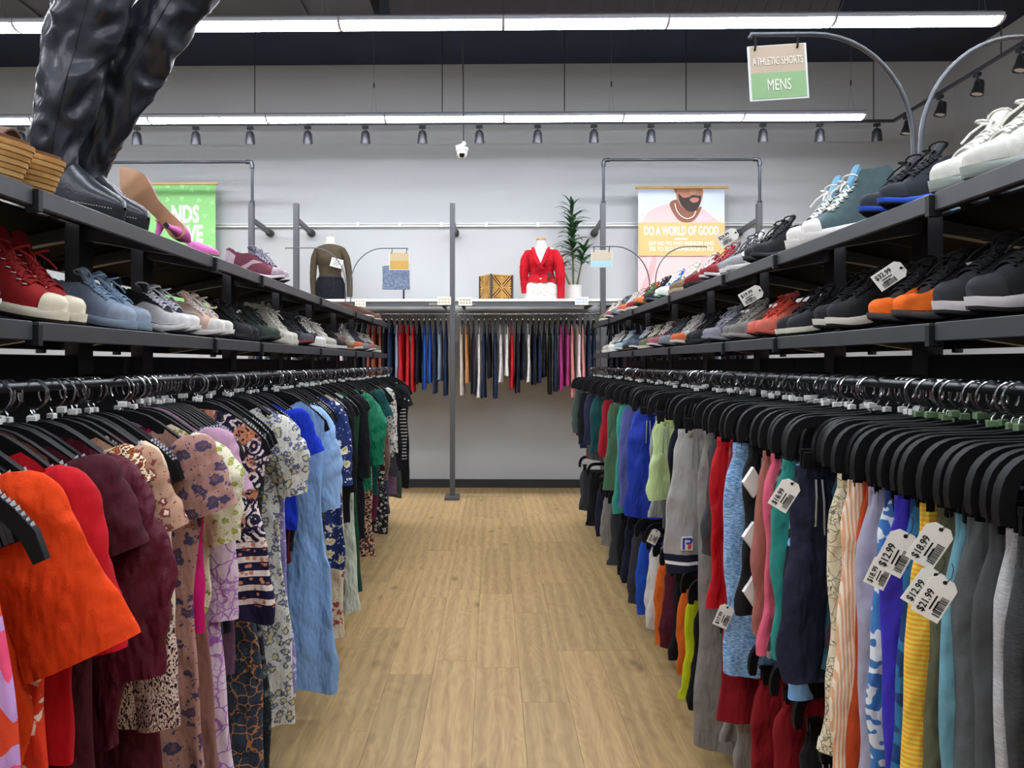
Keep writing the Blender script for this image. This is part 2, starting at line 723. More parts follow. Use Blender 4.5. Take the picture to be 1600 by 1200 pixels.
# steel joist seen end-on and a ribbed spiral duct under the deck
struct('trim_1', MB().box((at(594, 10, 6.9).x, 3.2, CEIL - .12), (.13, 7.0, .24)), M('5b6577', .6, 0, .4, .06, 4, name='painted steel joist'))
duct = thing('spiral_duct', 'dark ribbed round air duct running across under the ceiling', 'duct', (0, 6.9, 4.83))
x0, x1 = at(606, 10, 6.6).x, at(1322, 10, 6.6).x
DUCT_M = M('4c4d57', .55, .3, .4, .06, 5, name='painted duct steel')
MB().tube([(x0, 0, 0), (x1, 0, 0)], .28, 36).build('duct_body', DUCT_M, duct, True, 40)
rib = MB().tube([(-.006, 0, 0), (.006, 0, 0)], .286, 36).mesh('rib', True, 40)
k = 0
xx = x0 + .07
while xx < x1:
    obj('rib', rib, DUCT_M, duct, (xx, 0, 0), (0, 0, .12))
    xx += .128
duct2 = thing('flat_duct', 'dark boxy air duct at the top, beside the joist', 'duct', (0, 6.9, 4.62))
xa, xb = at(-300, 10, 6.6).x, at(575, 10, 6.6).x
MB().box(((xa + xb) / 2, 0, .2), (xb - xa, .7, .3)).build('duct_body', M('4a4a50', .6, .2, .4, .08, 3, name='grey duct sheet'), duct2)
flange = MB().box((0, 0, .2), (.03, .74, .34)).mesh('flange')
for k in range(4):
    obj('flange', flange, DUCT_M, duct2, (lerp(xa, xb, (k + .5) / 4), 0, 0))
# ------------------------------------------------------------------ tube lights
LIT = emis('f3f7ff', TUBE)
HOUSE = M('c9ccd6', .5, 0, .4, .03, name='white enamel housing')
SEG = 1.22
seg_house = MB().loft([[Vector((x, -.084, -.006)), Vector((x, .084, -.006)), Vector((x, .084, .02)), Vector((x, .04, .05)), Vector((x, -.04, .05)), Vector((x, -.084, .02))] for x in (-SEG / 2 + .003, SEG / 2 - .003)]).mesh('housing')
prof = [(-.078, 0), (-.07, -.016), (-.055, -.028), (-.03, -.036), (0, -.039), (.03, -.036), (.055, -.028), (.07, -.016), (.078, 0)]
seg_diff = MB().loft([[Vector((x, a, b)) for a, b in prof] for x in (-SEG / 2 + .012, SEG / 2 - .012)]).mesh('diffuser', True, 60)
seg_cap = MB().loft([[Vector((x, a * 1.02, b * 1.02)) for a, b in prof] for x in (-.011, .011)]).mesh('joint_cap')
wire_me = MB().tube([(0, 0, 0), (0, 0, 1)], .0022, 5).mesh('suspension_wire')
gripper = MB().tube([(0, 0, -.025), (0, 0, .025)], .008, 6).mesh('wire_gripper')
WIRE = M('8c8f98', .4, .8, .5, 0, name='steel wire')
ROWS = [(at(797, 36, 5.74).z, 5.74, at(1560, 30, 5.74).x, 'front row', 8), (at(797, 184, 7.9).z, 7.9, at(1348, 178, 7.9).x, 'back row', 8),
        (4.0, 3.58, 3.85, 'row above the near racks', 7), (4.0, 1.42, 3.85, 'row above the viewer', 7), (4.0, -.8, 3.85, 'row behind the viewer', 7)]
ORD = ['first', 'second', 'third', 'fourth', 'fifth', 'sixth', 'seventh', 'eighth', 'ninth', 'tenth', 'eleventh', 'twelfth', 'thirteenth', 'fourteenth', 'fifteenth', 'sixteenth', 'seventeenth', 'eighteenth', 'nineteenth', 'twentieth']
for zr, yr, xr, rn, cnt in ROWS:
    for k in range(cnt):
        t = thing('tube_light', 'lit white strip light, %s from the right end of the %s' % (ORD[k], rn), 'strip light', (xr - SEG * (k + .5), yr, zr), (0, 0, 0), 'hanging strip lights')
        obj('housing', seg_house, HOUSE, t)
        obj('diffuser', seg_diff, LIT, t)
        obj('joint_cap', seg_cap, HOUSE, t, (SEG / 2 - .002, 0, 0))
        if k % 2 == 0:
            h = CEIL - zr - .06
            top = .28
            w = obj('suspension_wire', wire_me, WIRE, t, (SEG / 2 - .12, 0, .06 + top))
            w.scale = (1, 1, h - top)
            obj('wire_gripper', gripper, M('303034', .5), t, (SEG / 2 - .12, 0, .06 + top))
            a = MB().tube([(-.028, 0, 0), (0, 0, top), (.028, 0, 0)], .0022, 5).build('yoke_wire', WIRE, t, loc=(SEG / 2 - .12, 0, .06))

# ------------------------------------------------------------------ spotlight track
TY = 8.35
TZ = at(797, 192, TY).z
XC = at(1396, 188, TY).x
track = thing('light_track', 'thin dark lighting track turning the corner below the ceiling', 'lighting track', (0, 0, TZ))
TRK = M('45474d', .45, .4, .5, .04, name='dark track metal')
MB().box(((XC - 6.2) / 2, TY, 0), (XC + 6.2, .03, .028)).build('track_bar', TRK, track)
MB().box((XC, (TY - 2.0) / 2 + 1.9, 0), (.03, TY + .015 - 1.9 + .1, .028)).build('track_bar', TRK, track)
for px in (207, 398, 691, 882, 1072, 1365):
    p = at(px, 100, TY)
    MB().tube([(p.x, TY, .01), (p.x, TY, CEIL - TZ - .004)], .006, 6).build('drop_rod', TRK, track)
for yy in (6.6, 4.2):
    MB().tube([(XC, yy, .01), (XC, yy, CEIL - TZ - .004)], .006, 6).build('drop_rod', TRK, track)
adapter = MB().bbox((0, 0, -.028), (.07, .034, .034), .004).mesh('adapter')
yoke = MB().bar([(0, 0, -.04), (0, .0, -.062), (-.022, 0, -.07), (-.04, 0, -.1), (-.048, 0, -.19)], .01, .012).bar([(0, 0, -.062), (.022, 0, -.07), (.04, 0, -.1), (.048, 0, -.19)], .01, .012).mesh('yoke')
head = MB().lathe([(.012, .115), (.03, .11), (.036, .1), (.052, 0), (.056, -.02), (.05, -.02), (.045, .0)], 18).mesh('lamp_head', True, 35)
glass = MB().lathe([(.044, -.006), (.044, -.01)], 14).mesh('lens')
HEADM = M('38393e', .4, .4, .5, .05, name='spotlight shell')
LENS = M('d8d6cc', .2, 0, .5, .0, name='lens')


def spot(x, y, rz, tilt, label, energy):
    t = thing('track_spotlight', label, 'spotlight', (x, y, TZ - .014), (0, 0, rz), 'track spotlights')
    obj('adapter', adapter, HEADM, t)
    obj('yoke', yoke, HEADM, t)
    h = obj('lamp_head', head, HEADM, t, (0, 0, -.185), (tilt, 0, 0))
    obj('lens', glass, LENS, h)
    li = bpy.data.lights.new('spot', 'SPOT')
    li.energy = energy
    li.color = (1, .94, .84)
    li.spot_size = math.radians(95)
    li.spot_blend = .9
    li.shadow_soft_size = .04
    lo = bpy.data.objects.new('spot_beam', li)
    C.objects.link(lo)
    lo.parent = h
    lo.location = (0, 0, -.03)


for i, px in enumerate((33, 124, 214, 306, 391, 481, 571, 660, 749, 840, 928, 1017, 1105, 1192, 1281, 1370)):
    p = at(px, 205, TY)
    spot(p.x, TY, (.5 - i / 15) * .5, math.radians(14), 'black spotlight, %s from the left on the track facing the back wall' % ORD[i], SPOT_W)
for i, (px, py) in enumerate(((1416, 190), (1469, 155), (1527, 120), (1594, 85))):
    yy = TY * (XC / (at(px, py, TY).x))
    spot(XC, yy, PI / 2 * 1.0, math.radians(14), 'black spotlight, %s from the corner on the track along the right side' % ORD[i], SPOT_W * .6)

# ------------------------------------------------------------------ back wall display
YU = 8.55           # uprights stand off the wall
UP = M('55565a', .5, .25, .5, .05, name='grey display upright')
WR = struct('trim_2', MB().box((-.4, D - .012, at(800, 352, D).z), (10.5, .024, .05)).box((-.4, D - .03, at(800, 350, D).z), (10.5, .02, .012)).box((-.4, D - .03, at(800, 354, D).z), (10.5, .02, .012)), M('cfd0cf', .35, .1, .5, .03, name='white wall rail'))
for px in (560, 625, 690, 760, 840):
    obj('rail_joint', MB().box((0, 0, 0), (.03, .03, .055)).mesh('rail_joint'), M('f0f0ee', .3, .1), WR, (at(px, 350, D).x, D - .035, at(px, 352, D).z))
nm = ['leftmost', 'second', 'third', 'fourth', 'rightmost']
UX = []
for i, px in enumerate((393, 463, 707, 942, 1186)):
    p = at(px, 318, YU)
    UX.append(p.x)
    t = thing('display_upright', '%s grey steel upright standing before the back wall' % nm[i], 'upright', (p.x, YU, 0), group='back wall uprights')
    MB().bbox((0, 0, p.z / 2), (.055, .07, p.z), .003).build('post', UP, t)
    za = at(px, 343, YU).z
    MB().bar([(0, .03, za), (0, .35, za - .01), (0, D - YU - .06, za - .03)], .04, .05, (1, 0, 0)).build('wall_arm', UP, t)
    MB().tube([(0, D - YU - .08, za - .03), (0, D - YU, za - .03)], .045, 14).build('wall_mount', M('1d1e20', .5), t)
    MB().box((0, -.005, .015), (.16, .3, .03)).build('foot_plate', UP, t)
# platforms
PZ = at(800, 467, YU).z


def platform(xa, xb, label):
    t = thing('display_shelf', label, 'shelf', ((xa + xb) / 2, 8.9, PZ))
    w = xb - xa
    MB().bbox((0, 0, -.015), (w, .72, .03), .003).build('shelf_board', M('ecebe6', .4, 0, .4, .02, name='white laminate'), t)
    MB().box((0, -.335, -.056), (w * .72, .03, .05)).build('edge_channel', M('5b5d60', .5, .2), t)
    MB().box((0, -.325, -.05), (w, .02, .038)).build('front_beam', M('a4a6a6', .5, .2), t)
    for s in (-1, 1):
        MB().bar([(s * w * .45, .34, -.05), (s * w * .45, -.3, -.05)], .03, .04, (1, 0, 0)).build('shelf_bracket', UP, t)


platform(UX[1] + .03, UX[2] - .03, 'white display shelf under the blue tote bag, left of the middle upright')
platform(UX[2] + .03, UX[3] - .03, 'white display shelf carrying the red-bloused mannequin and the plant')
platform(UX[3] + .03, UX[4] - .03, 'white display shelf below the tan banner poster')
# wall hanging rod
RZ = at(800, 489, YU).z
t = thing('wall_hang_rail', 'chrome hanging rail below the white display shelves', 'hanging rail', (0, 8.72, RZ))
MB().tube([(UX[0], 0, 0), (UX[4], 0, 0)], .013, 10).build('rail_tube', CHROME, t, True)
for x in UX:
    MB().bar([(x, -.16, 0), (x, .015, 0)], .03, .04, (1, 0, 0)).build('rail_bracket', UP, t)
# pipe frames with posters
PIPE = M('3b3f47', .4, .6, .5, .05, name='dark iron pipe')


def pipe_frame(pl, pr, ptop, pbot, label):
    a, b = at(pl, ptop, YU), at(pr, ptop, YU)
    zb = at(pr, pbot, YU).z
    zt = a.z
    t = thing('pipe_frame', label, 'pipe frame', (a.x, YU, zb))
    w, h = b.x - a.x, zt - zb
    MB().tube([(0, 0, 0), (0, 0, h)], .016, 10).build('side_pipe', PIPE, t, True)
    MB().tube([(w, 0, 0), (w, 0, h)], .016, 10).build('side_pipe', PIPE, t, True)
    MB().tube([(0, 0, h), (w, 0, h)], .016, 10).build('top_pipe', PIPE, t, True)
    for x, s in ((0, 1), (w, -1)):
        MB().tube([(x, 0, h - .07), (x, 0, h - .03), (x + s * .01, 0, h - .008), (x + s * .03, 0, h), (x + s * .07, 0, h)], .024, 10).build('elbow_joint', PIPE, t, True)
        MB().tube([(x, 0, -.02), (x, 0, .03)], .026, 10).build('socket', PIPE, t, True)


pipe_frame(152, 394, 254, 318, 'dark pipe frame around the green poster')
pipe_frame(943, 1187, 250, 318, 'dark pipe frame around the poster of a bearded man')
WOODBAR = M('c9a263', .55, 0, .4, .08, 10, name='wooden poster rail')
# bearded man poster
YP = 9.1


def PX(px, py, dy=0.):
    p = at(px, py, YP)
    return Vector((p.x, YP - dy, p.z))


def poster_print(name, pts, mat, root, dy, smooth=0):
    P = [PX(x, y, dy) - root.location for x, y in pts]
    return MB().poly(P, .0012).build(name, mat, root)


def spline(pts, n=5, closed=True):
    out = []
    m = len(pts)
    for i in range(m if closed else m - 1):
        p0, p1, p2, p3 = (Vector(pts[(i + k) % m] if closed else pts[max(0, min(m - 1, i + k))]) for k in (-1, 0, 1, 2))
        for j in range(n):
            t_ = j / n
            out.append(tuple(.5 * ((2 * p1) + (p2 - p0) * t_ + (2 * p0 - 5 * p1 + 4 * p2 - p3) * t_ ** 2 + (3 * p1 - p0 - 3 * p2 + p3) * t_ ** 3)))
    if not closed:
        out.append(tuple(pts[-1]))
    return out


def pm(h):
    return M(h, .55, 0, .25, .02, name='poster ink ' + h)


t = thing('wall_poster', 'hanging poster of a bearded man in a pink sweater with a tan slogan band', 'poster', PX(1064, 420))
poster_print('poster_sheet', [(997, 294), (1132, 294), (1132, 478), (997, 478)], pm('cfdae6'), t, 0)
MB().box(PX(1065, 293, .006) - t.location, (1.09, .02, .03)).build('top_rail', WOODBAR, t)
MB().box(PX(1065, 479, .006) - t.location, (1.09, .02, .03)).build('bottom_rail', WOODBAR, t)
poster_print('sweater_print', [(1000, 349)] + spline([(1003, 347), (1013, 331), (1031, 322), (1047, 318), (1056, 317), (1064, 330), (1078, 340), (1090, 335), (1096, 325), (1112, 337), (1128, 349)], 5, False) + [(1132, 352), (1132, 478), (1120, 478), (1111, 470), (1013, 470), (1009, 478), (997, 478), (997, 352)], pm('e3b9b9'), t, .002)
poster_print('sweater_fold_print', spline([(1000, 455), (1012, 425), (1020, 400), (1026, 402), (1022, 425), (1012, 455), (1006, 470)], 4), pm('d5a3a5'), t, .004)
poster_print('sweater_fold_print', spline([(1085, 345), (1100, 333), (1112, 341), (1106, 345), (1096, 347)], 4), pm('d9bcc8'), t, .004)
poster_print('neck_print', spline([(1046, 319), (1056, 312), (1068, 318), (1086, 327), (1096, 322), (1092, 334), (1082, 346), (1066, 347), (1055, 338)], 4), pm('8a5c4b'), t, .004)
poster_print('face_print', [(1051, 295)] + spline([(1052, 296), (1056, 301), (1058, 314), (1066, 325), (1080, 329), (1092, 322), (1098, 306), (1098, 296)], 4, False) + [(1098, 295)], pm('b07a62'), t, .006)
poster_print('beard_print', spline([(1060, 303), (1067, 309), (1076, 308), (1082, 305), (1091, 306), (1095, 306), (1094, 318), (1088, 328), (1078, 331), (1067, 324), (1061, 313)], 4), pm('3c332f'), t, .008)
poster_print('mouth_print', spline([(1078, 311), (1084, 309), (1091, 310), (1091, 314), (1085, 317), (1079, 315)], 4), pm('b9786e'), t, .010)
poster_print('nose_print', spline([(1079, 296), (1087, 296), (1088, 302), (1083, 304), (1078, 302)], 4), pm('c28a70'), t, .010)
poster_print('ear_print', spline([(1053, 296), (1057, 297), (1058, 301), (1055, 302)], 3), pm('9a6852'), t, .010)
neck = [PX(x, y, .012) - t.location for x, y in spline([(1054, 318), (1057, 329), (1064, 338), (1074, 342), (1083, 338), (1087, 330)], 5, False)]
MB().tube(neck, .006, 6).build('necklace_print', pm('efe8df'), t)
poster_print('slogan_band', [(997, 348), (1132, 348), (1132, 400), (997, 400)], pm('cdb078'), t, .014)
sc = YP / FPX
text('DO A WORLD OF GOOD', 19 * sc, PRINT_WHITE, t, PX(1064, 361.5, .017) - t.location, .53, .003)
MB().box(PX(1064, 373.6, .017) - t.location, (20 * sc, .002, 2.2 * sc)).build('divider_line', PRINT_WHITE, t)
text('SAY NO TO FAST FASHION AND', 8.6 * sc, PRINT_WHITE, t, PX(1064, 381, .017) - t.location, .8, .0008)
text('YES TO ECO-CONSCIOUS STYLE', 8.6 * sc, PRINT_WHITE, t, PX(1064, 389.3, .017) - t.location, .8, .0008)
# green poster
t = thing('wall_poster', 'green poster with white capitals partly behind the pink pump', 'poster', PX(270, 380))
poster_print('poster_sheet', [(203, 288), (337, 288), (337, 478), (203, 478)], pm('86c378'), t, 0)
MB().box(PX(270, 287, .006) - t.location, (1.09, .02, .025)).build('top_rail', WOODBAR, t)
MB().box(PX(270, 479, .006) - t.location, (1.09, .02, .025)).build('bottom_rail', WOODBAR, t)
text('NDS', 37 * sc, PRINT_WHITE, t, PX(311, 336, .003) - t.location, .6, .010, align='RIGHT')
text('VE', 37 * sc, PRINT_WHITE, t, PX(317, 367, .003) - t.location, .6, .010, align='RIGHT')
SYM = pm('b4dfa8')
tri = MB()
for k in range(3):
    a0, a1 = 2 * PI * k / 3 + PI / 2, 2 * PI * (k + 1) / 3 + PI / 2
    p0, p1 = Vector((math.cos(a0), 0, math.sin(a0))) * .026, Vector((math.cos(a1), 0, math.sin(a1))) * .026
    tri.bar([lerp(p0, p1, .14), lerp(p0, p1, .8)], .0014, .008, (0, 1, 0))
    q = lerp(p0, p1, .8)
    d = (p1 - p0).normalized()
    n_ = Vector((-d.z, 0, d.x))
    tri.poly([q + n_ * .009, q - n_ * .009, q + d * .013], .0014)
tri_me = tri.mesh('recycling_symbol')
for i, (px, py) in enumerate(((262, 291), (285, 291), (284, 310), (311, 313), (332, 316), (320, 337), (333, 361), (300, 297), (325, 296), (328, 385), (262, 312))):
    obj('recycling_symbol', tri_me, SYM, t, PX(px, py, .004) - t.location, (0, i * .6, 0), own=True)

# ------------------------------------------------------------------ security camera
p = at(722, 236, 6.8)
t = thing('security_camera', 'white dome security camera hanging on a thin dark cord', 'security camera', p)
MB().tube([(.012, 0, .07), (.01, .01, .6), (.004, 0, 1.0), (0, 0, CEIL - p.z)], .006, 6).build('cord', M('26272b', .6), t)
MB().lathe([(.02, .03), (.055, .026), (.058, .012), (.05, 0), (.046, -.01)], 20).build('housing', WHITE_PLASTIC, t, True)
MB().lathe([(.046, -.008), (.047, -.025), (.042, -.045), (.03, -.062), (.012, -.07), (.001, -.071)], 20).build('dome', WHITE_PLASTIC, t, True)
MB().lathe([(.001, .012), (.022, .01), (.024, 0), (.024, -.01)], 16).build('lens', M('101114', .15), t, True, loc=(0, -.036, -.04), rot=(math.radians(65), 0, 0))
MB().bar([(-.055, 0, .035), (-.02, 0, .045), (.01, 0, .06), (.035, 0, .062)], .03, .02).bar([(.01, 0, .04), (.016, 0, .085)], .02, .025).build('bracket', WHITE_PLASTIC, t)


# ------------------------------------------------------------------ mannequins
def ringz(rx, ry, z, n=28, c=(0, 0)):
    return [Vector((c[0] + rx * math.cos(2 * PI * k / n), c[1] + ry * math.sin(2 * PI * k / n), z)) for k in range(n)]


TORSO = [(.165, .11, 0), (.175, .118, .1), (.172, .115, .18), (.14, .095, .3), (.125, .088, .36), (.135, .095, .44), (.15, .118, .52), (.158, .122, .57), (.168, .1, .64), (.178, .088, .685), (.165, .074, .72), (.125, .064, .742), (.06, .054, .762), (.048, .048, .82), (.05, .05, .86)]


def skin_form(grow, zmin, zmax, folds=0., seed=0):
    r = random.Random(seed)
    ph = r.random() * 6
    rings = []
    zs = [zmin + (zmax - zmin) * k / 26 for k in range(27)]
    for z in zs:
        rx = curve([(q[2], q[0]) for q in TORSO], z) + grow
        ry = curve([(q[2], q[1]) for q in TORSO], z) + grow
        ring = []
        for k in range(40):
            a = 2 * PI * k / 40
            f = 1 + folds * math.sin(a * 7 + ph + z * 14) * (.5 + .5 * math.sin(z * 9 + ph))
            ring.append(Vector((rx * f * math.cos(a), ry * f * math.sin(a), z)))
        rings.append(ring)
    return rings


FORM = M('e9e3d3', .55, 0, .4, .02, name='ivory mannequin fibreglass')


def mann_base(p, label):
    t = thing('mannequin', label, 'mannequin', p)
    MB().loft([ringz(a, b, z) for a, b, z in TORSO]).build('torso', FORM, t, True, 60)
    return t


def arm(t, side, mat, r0, seed, puff=0., name='sleeve', out=.1, z0=.69, z1=.05):
    rr = random.Random(seed)
    path, rad = [], []
    for k in range(15):
        s = k / 14
        path.append((side * (.14 + .03 * min(1, s * 6) + out * s ** .8 + .02 * math.sin(s * 3)), -.02 - .03 * s, z0 + (z1 - z0) * s))
        rad.append(r0 * (1 - .28 * s) * (1 + puff * math.sin(PI * min(1, s * 1.4)) + (.1 * puff + .03) * math.sin(s * 40 + rr.random())))
    return MB().tube(path, rad, 14).build(name, mat, t, True, 70)


# brown mesh top + black skirt
p = at(516, 468, 8.8)
t = mann_base(Vector((p.x, 8.8, PZ)), 'headless mannequin in a sheer brown top and black skirt')
t.scale = (.96, 1.0, .85)
BRM = cloth('4a4032', 'plain', wr=.15)
b = MB().loft(skin_form(.004, .25, .765), True, False, False).build('mesh_top', BRM, t, True, 70)
arm(t, -1, BRM, .046, 2, out=.01)
arm(t, 1, BRM, .046, 3, out=.07)
sk = [[Vector((q.x * (1.03 + .0 * z), q.y * 1.06, q.z)) for q in ring] for z, ring in enumerate(skin_form(.012, 0, .31, .025, 4))]
MB().loft(sk, True, False, False).build('skirt', cloth('12131b', wr=.3), t, True, 70)
MB().loft([ringz(.137, .102, .305), ringz(.139, .104, .32), ringz(.137, .102, .335)]).build('waist_belt', M('1b1b20', .5), t, True)
MB().bar([(.06, -.11, .31), (.07, -.125, .22), (.068, -.125, .12)], .018, .004).build('belt_tie', M('1b1b20', .5), t)
t = thing('price_card', 'white price card clipped to the waist of the black-skirted mannequin', 'card', at(526, 411, 8.67), (0, math.radians(15), 0))
MB().box((0, 0, 0), (.135, .003, .1)).build('card', PAPER, t)
for k in range(4):
    MB().box((0, -.002, .03 - .018 * k), (.09 - .015 * (k % 2), .001, .006)).build('print_line', INK, t)
# red wrap blouse + white skirt
p = at(846, 467, 8.73)
t = mann_base(Vector((p.x, 8.73, PZ)), 'headless mannequin in a red wrap blouse and white skirt')
t.scale = (.96, .96, .79)
t.rotation_euler = (0, 0, -.15)
REDM = cloth('bd0f22', wr=.4)
mb = MB().loft(skin_form(.014, .3, .72, .03, 5), True, False, False)
bl = mb.build('wrap_blouse', REDM, t, True, 70)
skin = M('e9e0cf', .55, name='ivory mannequin chest')
MB().poly([(-.07, -.088, .745), (.08, -.088, .745), (.045, -.128, .63), (.008, -.152, .5), (-.04, -.128, .63)], .012).build('neckline_opening', skin, t)
for s in (-1, 1):
    MB().bar([(s * .095, -.09, .745), (s * .062, -.136, .63), (s * .022, -.158, .5), (-s * .04, -.14, .42)], .014, .04, (0, 1, 0)).build('lapel', REDM, t)
pe = []
for k in range(7):
    s = k / 6
    pe.append([Vector(((.142 + .05 * s) * math.cos(a) * (1 + .05 * s * math.sin(9 * a)), (.1 + .045 * s) * math.sin(a) * (1 + .07 * s * math.sin(9 * a)), .37 - .13 * s + .008 * math.sin(5 * a))) for a in [2 * PI * q / 54 for q in range(54)]])
MB().loft(pe, True, False, False).build('peplum', REDM, t, True, 70)
MB().loft([ringz(.145, .104, .36), ringz(.15, .108, .375), ringz(.145, .104, .395)]).build('waist_tie', REDM, t, True)
MB().tube([(.09, -.1, .38), (.1, -.125, .33), (.085, -.13, .27)], .011, 6).tube([(.1, -.1, .38), (.125, -.12, .34), (.13, -.125, .29)], .009, 6).build('tie_bow', M('2a1417', .6), t, True)
arm(t, -1, REDM, .056, 6, .18, out=.02, z1=.1)
arm(t, 1, REDM, .058, 7, .22, out=.06, z1=.0)
for s in (-1, 1):
    MB().loft([[Vector((s * (.19 + .012 * math.cos(a)) + s * .05 * math.cos(a) * k, .075 * math.sin(a) * (1 + .2 * k), .47 - .03 * k + .008 * math.sin(6 * a))) for a in [2 * PI * q / 24 for q in range(24)]] for k in (.5, 1.1)], True, False, False).build('sleeve_ruffle', REDM, t, True, 70)
sk = [[Vector((q.x * 1.1, q.y * 1.12, q.z)) for q in ring] for ring in skin_form(.012, 0, .3, .03, 9)]
MB().loft(sk, True, False, False).build('skirt', cloth('e8e6e0', wr=.6), t, True, 70)
MB().lathe([(.053, .858), (.058, .862), (.058, .885), (.05, .89)], 20).build('neck_cap', M('b58a58', .5, name='wooden neck cap'), t, True, 40)

# ------------------------------------------------------------------ carved wooden box
p = at(775, 467, 8.75)
t = thing('carved_box', 'wooden box with carved chevron sides on the white shelf', 'box', (p.x, 8.78, PZ), (0, 0, math.radians(28)))
WOOD = M('c89a55', .6, 0, .4, .15, 20, .2, 60, name='light carved wood')
W2, H2 = .27, .285
MB().box((0, 0, H2 / 2), (W2 - .016, W2 - .016, H2 - .01)).build('box_core', M('4b321d', .7, 0, .3, .1, name='dark inner wood'), t)
for sx in (-1, 1):
    for sy in (-1, 1):
        MB().box((sx * W2 / 2, sy * W2 / 2, H2 / 2), (.022, .022, H2)).build('corner_post', M('4d4a49', .5, .2), t)
for zz in (.008, H2 - .008):
    MB().box((0, 0, zz), (W2 + .006, W2 + .006, .016)).build('edge_frame', WOOD, t)
for face in range(2):
    rot = Matrix.Rotation(face * -PI / 2, 4, 'Z')
    MB().box(rot @ Vector((0, -W2 / 2, H2 / 2)), (.012, .012, H2 - .03) if face == 0 else (.012, .012, H2 - .03)).build('mullion', WOOD, t)
    MB().box(rot @ Vector((0, -W2 / 2, H2 / 2)), (W2 - .02, .01, .012) if face == 0 else (.01, W2 - .02, .012)).build('mullion', WOOD, t)
    for qx in (-1, 1):
        for qz in (-1, 1):
            for k in range(5):
                # diagonal slats meeting at the middle of the panel
                c = .016 + k * .024
                x0_, z0_, x1_, z1_ = 0, c, .118 - c, .118
                if k == 0:
                    x0_, z0_, x1_, z1_ = .012, .012, .112, .118
                P0 = Vector((qx * x0_, -W2 / 2 - .002, H2 / 2 + qz * min(z0_, .125)))
                P1 = Vector((qx * max(.012, x1_), -W2 / 2 - .002, H2 / 2 + qz * min(z1_, .125)))
                MB().bar([rot @ P0, rot @ P1], .008, .011, rot @ Vector((0, 1, 0))).build('slat', WOOD, t)
                if 0 < k < 4:
                    P0 = Vector((qx * c, -W2 / 2 - .002, H2 / 2 + qz * .006))
                    P1 = Vector((qx * .118, -W2 / 2 - .002, H2 / 2 + qz * (.118 - c + .006)))
                    MB().bar([rot @ P0, rot @ P1], .008, .011, rot @ Vector((0, 1, 0))).build('slat', WOOD, t)

# ------------------------------------------------------------------ potted plant
p = at(896, 466, 8.97)
t = thing('potted_plant', 'tall spiky green plant in a pale cylinder pot on the shelf', 'plant', (p.x, 8.97, PZ))
POTM = M('d9d5d3', .5, 0, .4, .03, name='pale ceramic')
MB().lathe([(.078, 0), (.09, .006), (.096, .18), (.096, .192), (.088, .192), (.086, .17), (.002, .168)], 28).build('pot', POTM, t, True, 40)
MB().lathe([(.084, .165), (.06, .176), (.002, .18)], 20).build('soil', M('3b2f25', .9, 0, .2, .3, 60, .5), t)
STEM = M('6b6a45', .7, 0, .3, .2, 40, .3, name='cane stem')
LEAF = [M('2f5a37', .5, 0, .4, .25, 14, name='leaf green'), M('3f6d3e', .5, 0, .4, .25, 14, name='leaf green light'), M('244a31', .5, 0, .4, .25, 14, name='leaf green deep')]
lf = MB()
for sgn in (1,):
    rings = []
    for k in range(9):
        s = k / 8
        w = .024 * math.sin(PI * min(1, .12 + s * .9)) ** .7 * (1 - s ** 4) + .0008
        bend = .16 * s * s
        rings.append([Vector((s * .31 * (1 - .18 * s * s), -w, .13 * s - bend + .004)), Vector((s * .31 * (1 - .18 * s * s), 0, .13 * s - bend)), Vector((s * .31 * (1 - .18 * s * s), w, .13 * s - bend + .004))])
    lf.loft(rings, False, False, False)
leaf_me = lf.mesh('leaf', True, 80)
rl = random.Random(11)
for (x0_, y0_, x1_, ztop, zc0, nl, ls) in ((0.0, 0, -.02, 1.1, .5, 88, 1.0), (-.03, .01, -.17, .5, .36, 26, .72), (.035, -.01, .13, .62, .42, 36, .9)):
    st = [(x0_ + (x1_ - x0_) * s_, y0_, .17 + (ztop - .17) * s_) for s_ in (0, .25, .5, .75, 1)]
    MB().tube(st, [.013, .011, .01, .009, .005], 8).build('stem', STEM, t, True)
    for k in range(nl):
        f = k / (nl - 1)
        z = lerp(zc0, ztop, f)
        s_ = (z - .17) / (ztop - .17)
        o = obj('leaf', leaf_me, LEAF[rl.randrange(3)], t, (x0_ + (x1_ - x0_) * s_, y0_, z), (0, -.55 * f ** 2 + rl.uniform(-.2, .25) - .2, rl.random() * 2 * PI + k * 2.4), own=True)
        sc_ = ls * rl.uniform(.75, 1.1) * (1 - .25 * f)
        o.scale = (sc_, sc_, sc_)

# ------------------------------------------------------------------ blue tote bag on its stand
p = at(618, 435, 8.7)
t = thing('tote_bag', 'slate blue woven tote bag hung up above the shelf', 'bag', (p.x, 8.75, at(618, 452, 8.75).z))
rings = []
for k in range(9):
    s = k / 8
    rings.append([Vector((math.copysign(abs(math.cos(a)) ** .35, math.cos(a)) * (.158 + .012 * s * 0 - .006 * math.sin(PI * s)), math.copysign(abs(math.sin(a)) ** .6, math.sin(a)) * (.05 - .03 * s), .272 * s + (.012 * math.cos(a) if k == 8 else 0))) for a in [2 * PI * q / 40 for q in range(40)]])
MB().loft(rings).build('bag_body', cloth('4c5a70', 'heather', '7f8ca0', None, .35, wr=.5), t, True, 60)
for yy in (-.015, .015):
    MB().tube([(-.05, yy, .25), (-.045, yy, .36), (-.02, yy, .41), (.03, yy, .41), (.05, yy, .36), (.055, yy, .25)], .007, 6).build('handle', M('2f343c', .6), t, True)
t = thing('bag_stand', 'short dark post holding up the blue tote bag', 'stand', (at(630, 466, 8.75).x, 8.8, PZ))
MB().tube([(0, 0, 0), (0, 0, .5)], .011, 8).build('post', PIPE, t)
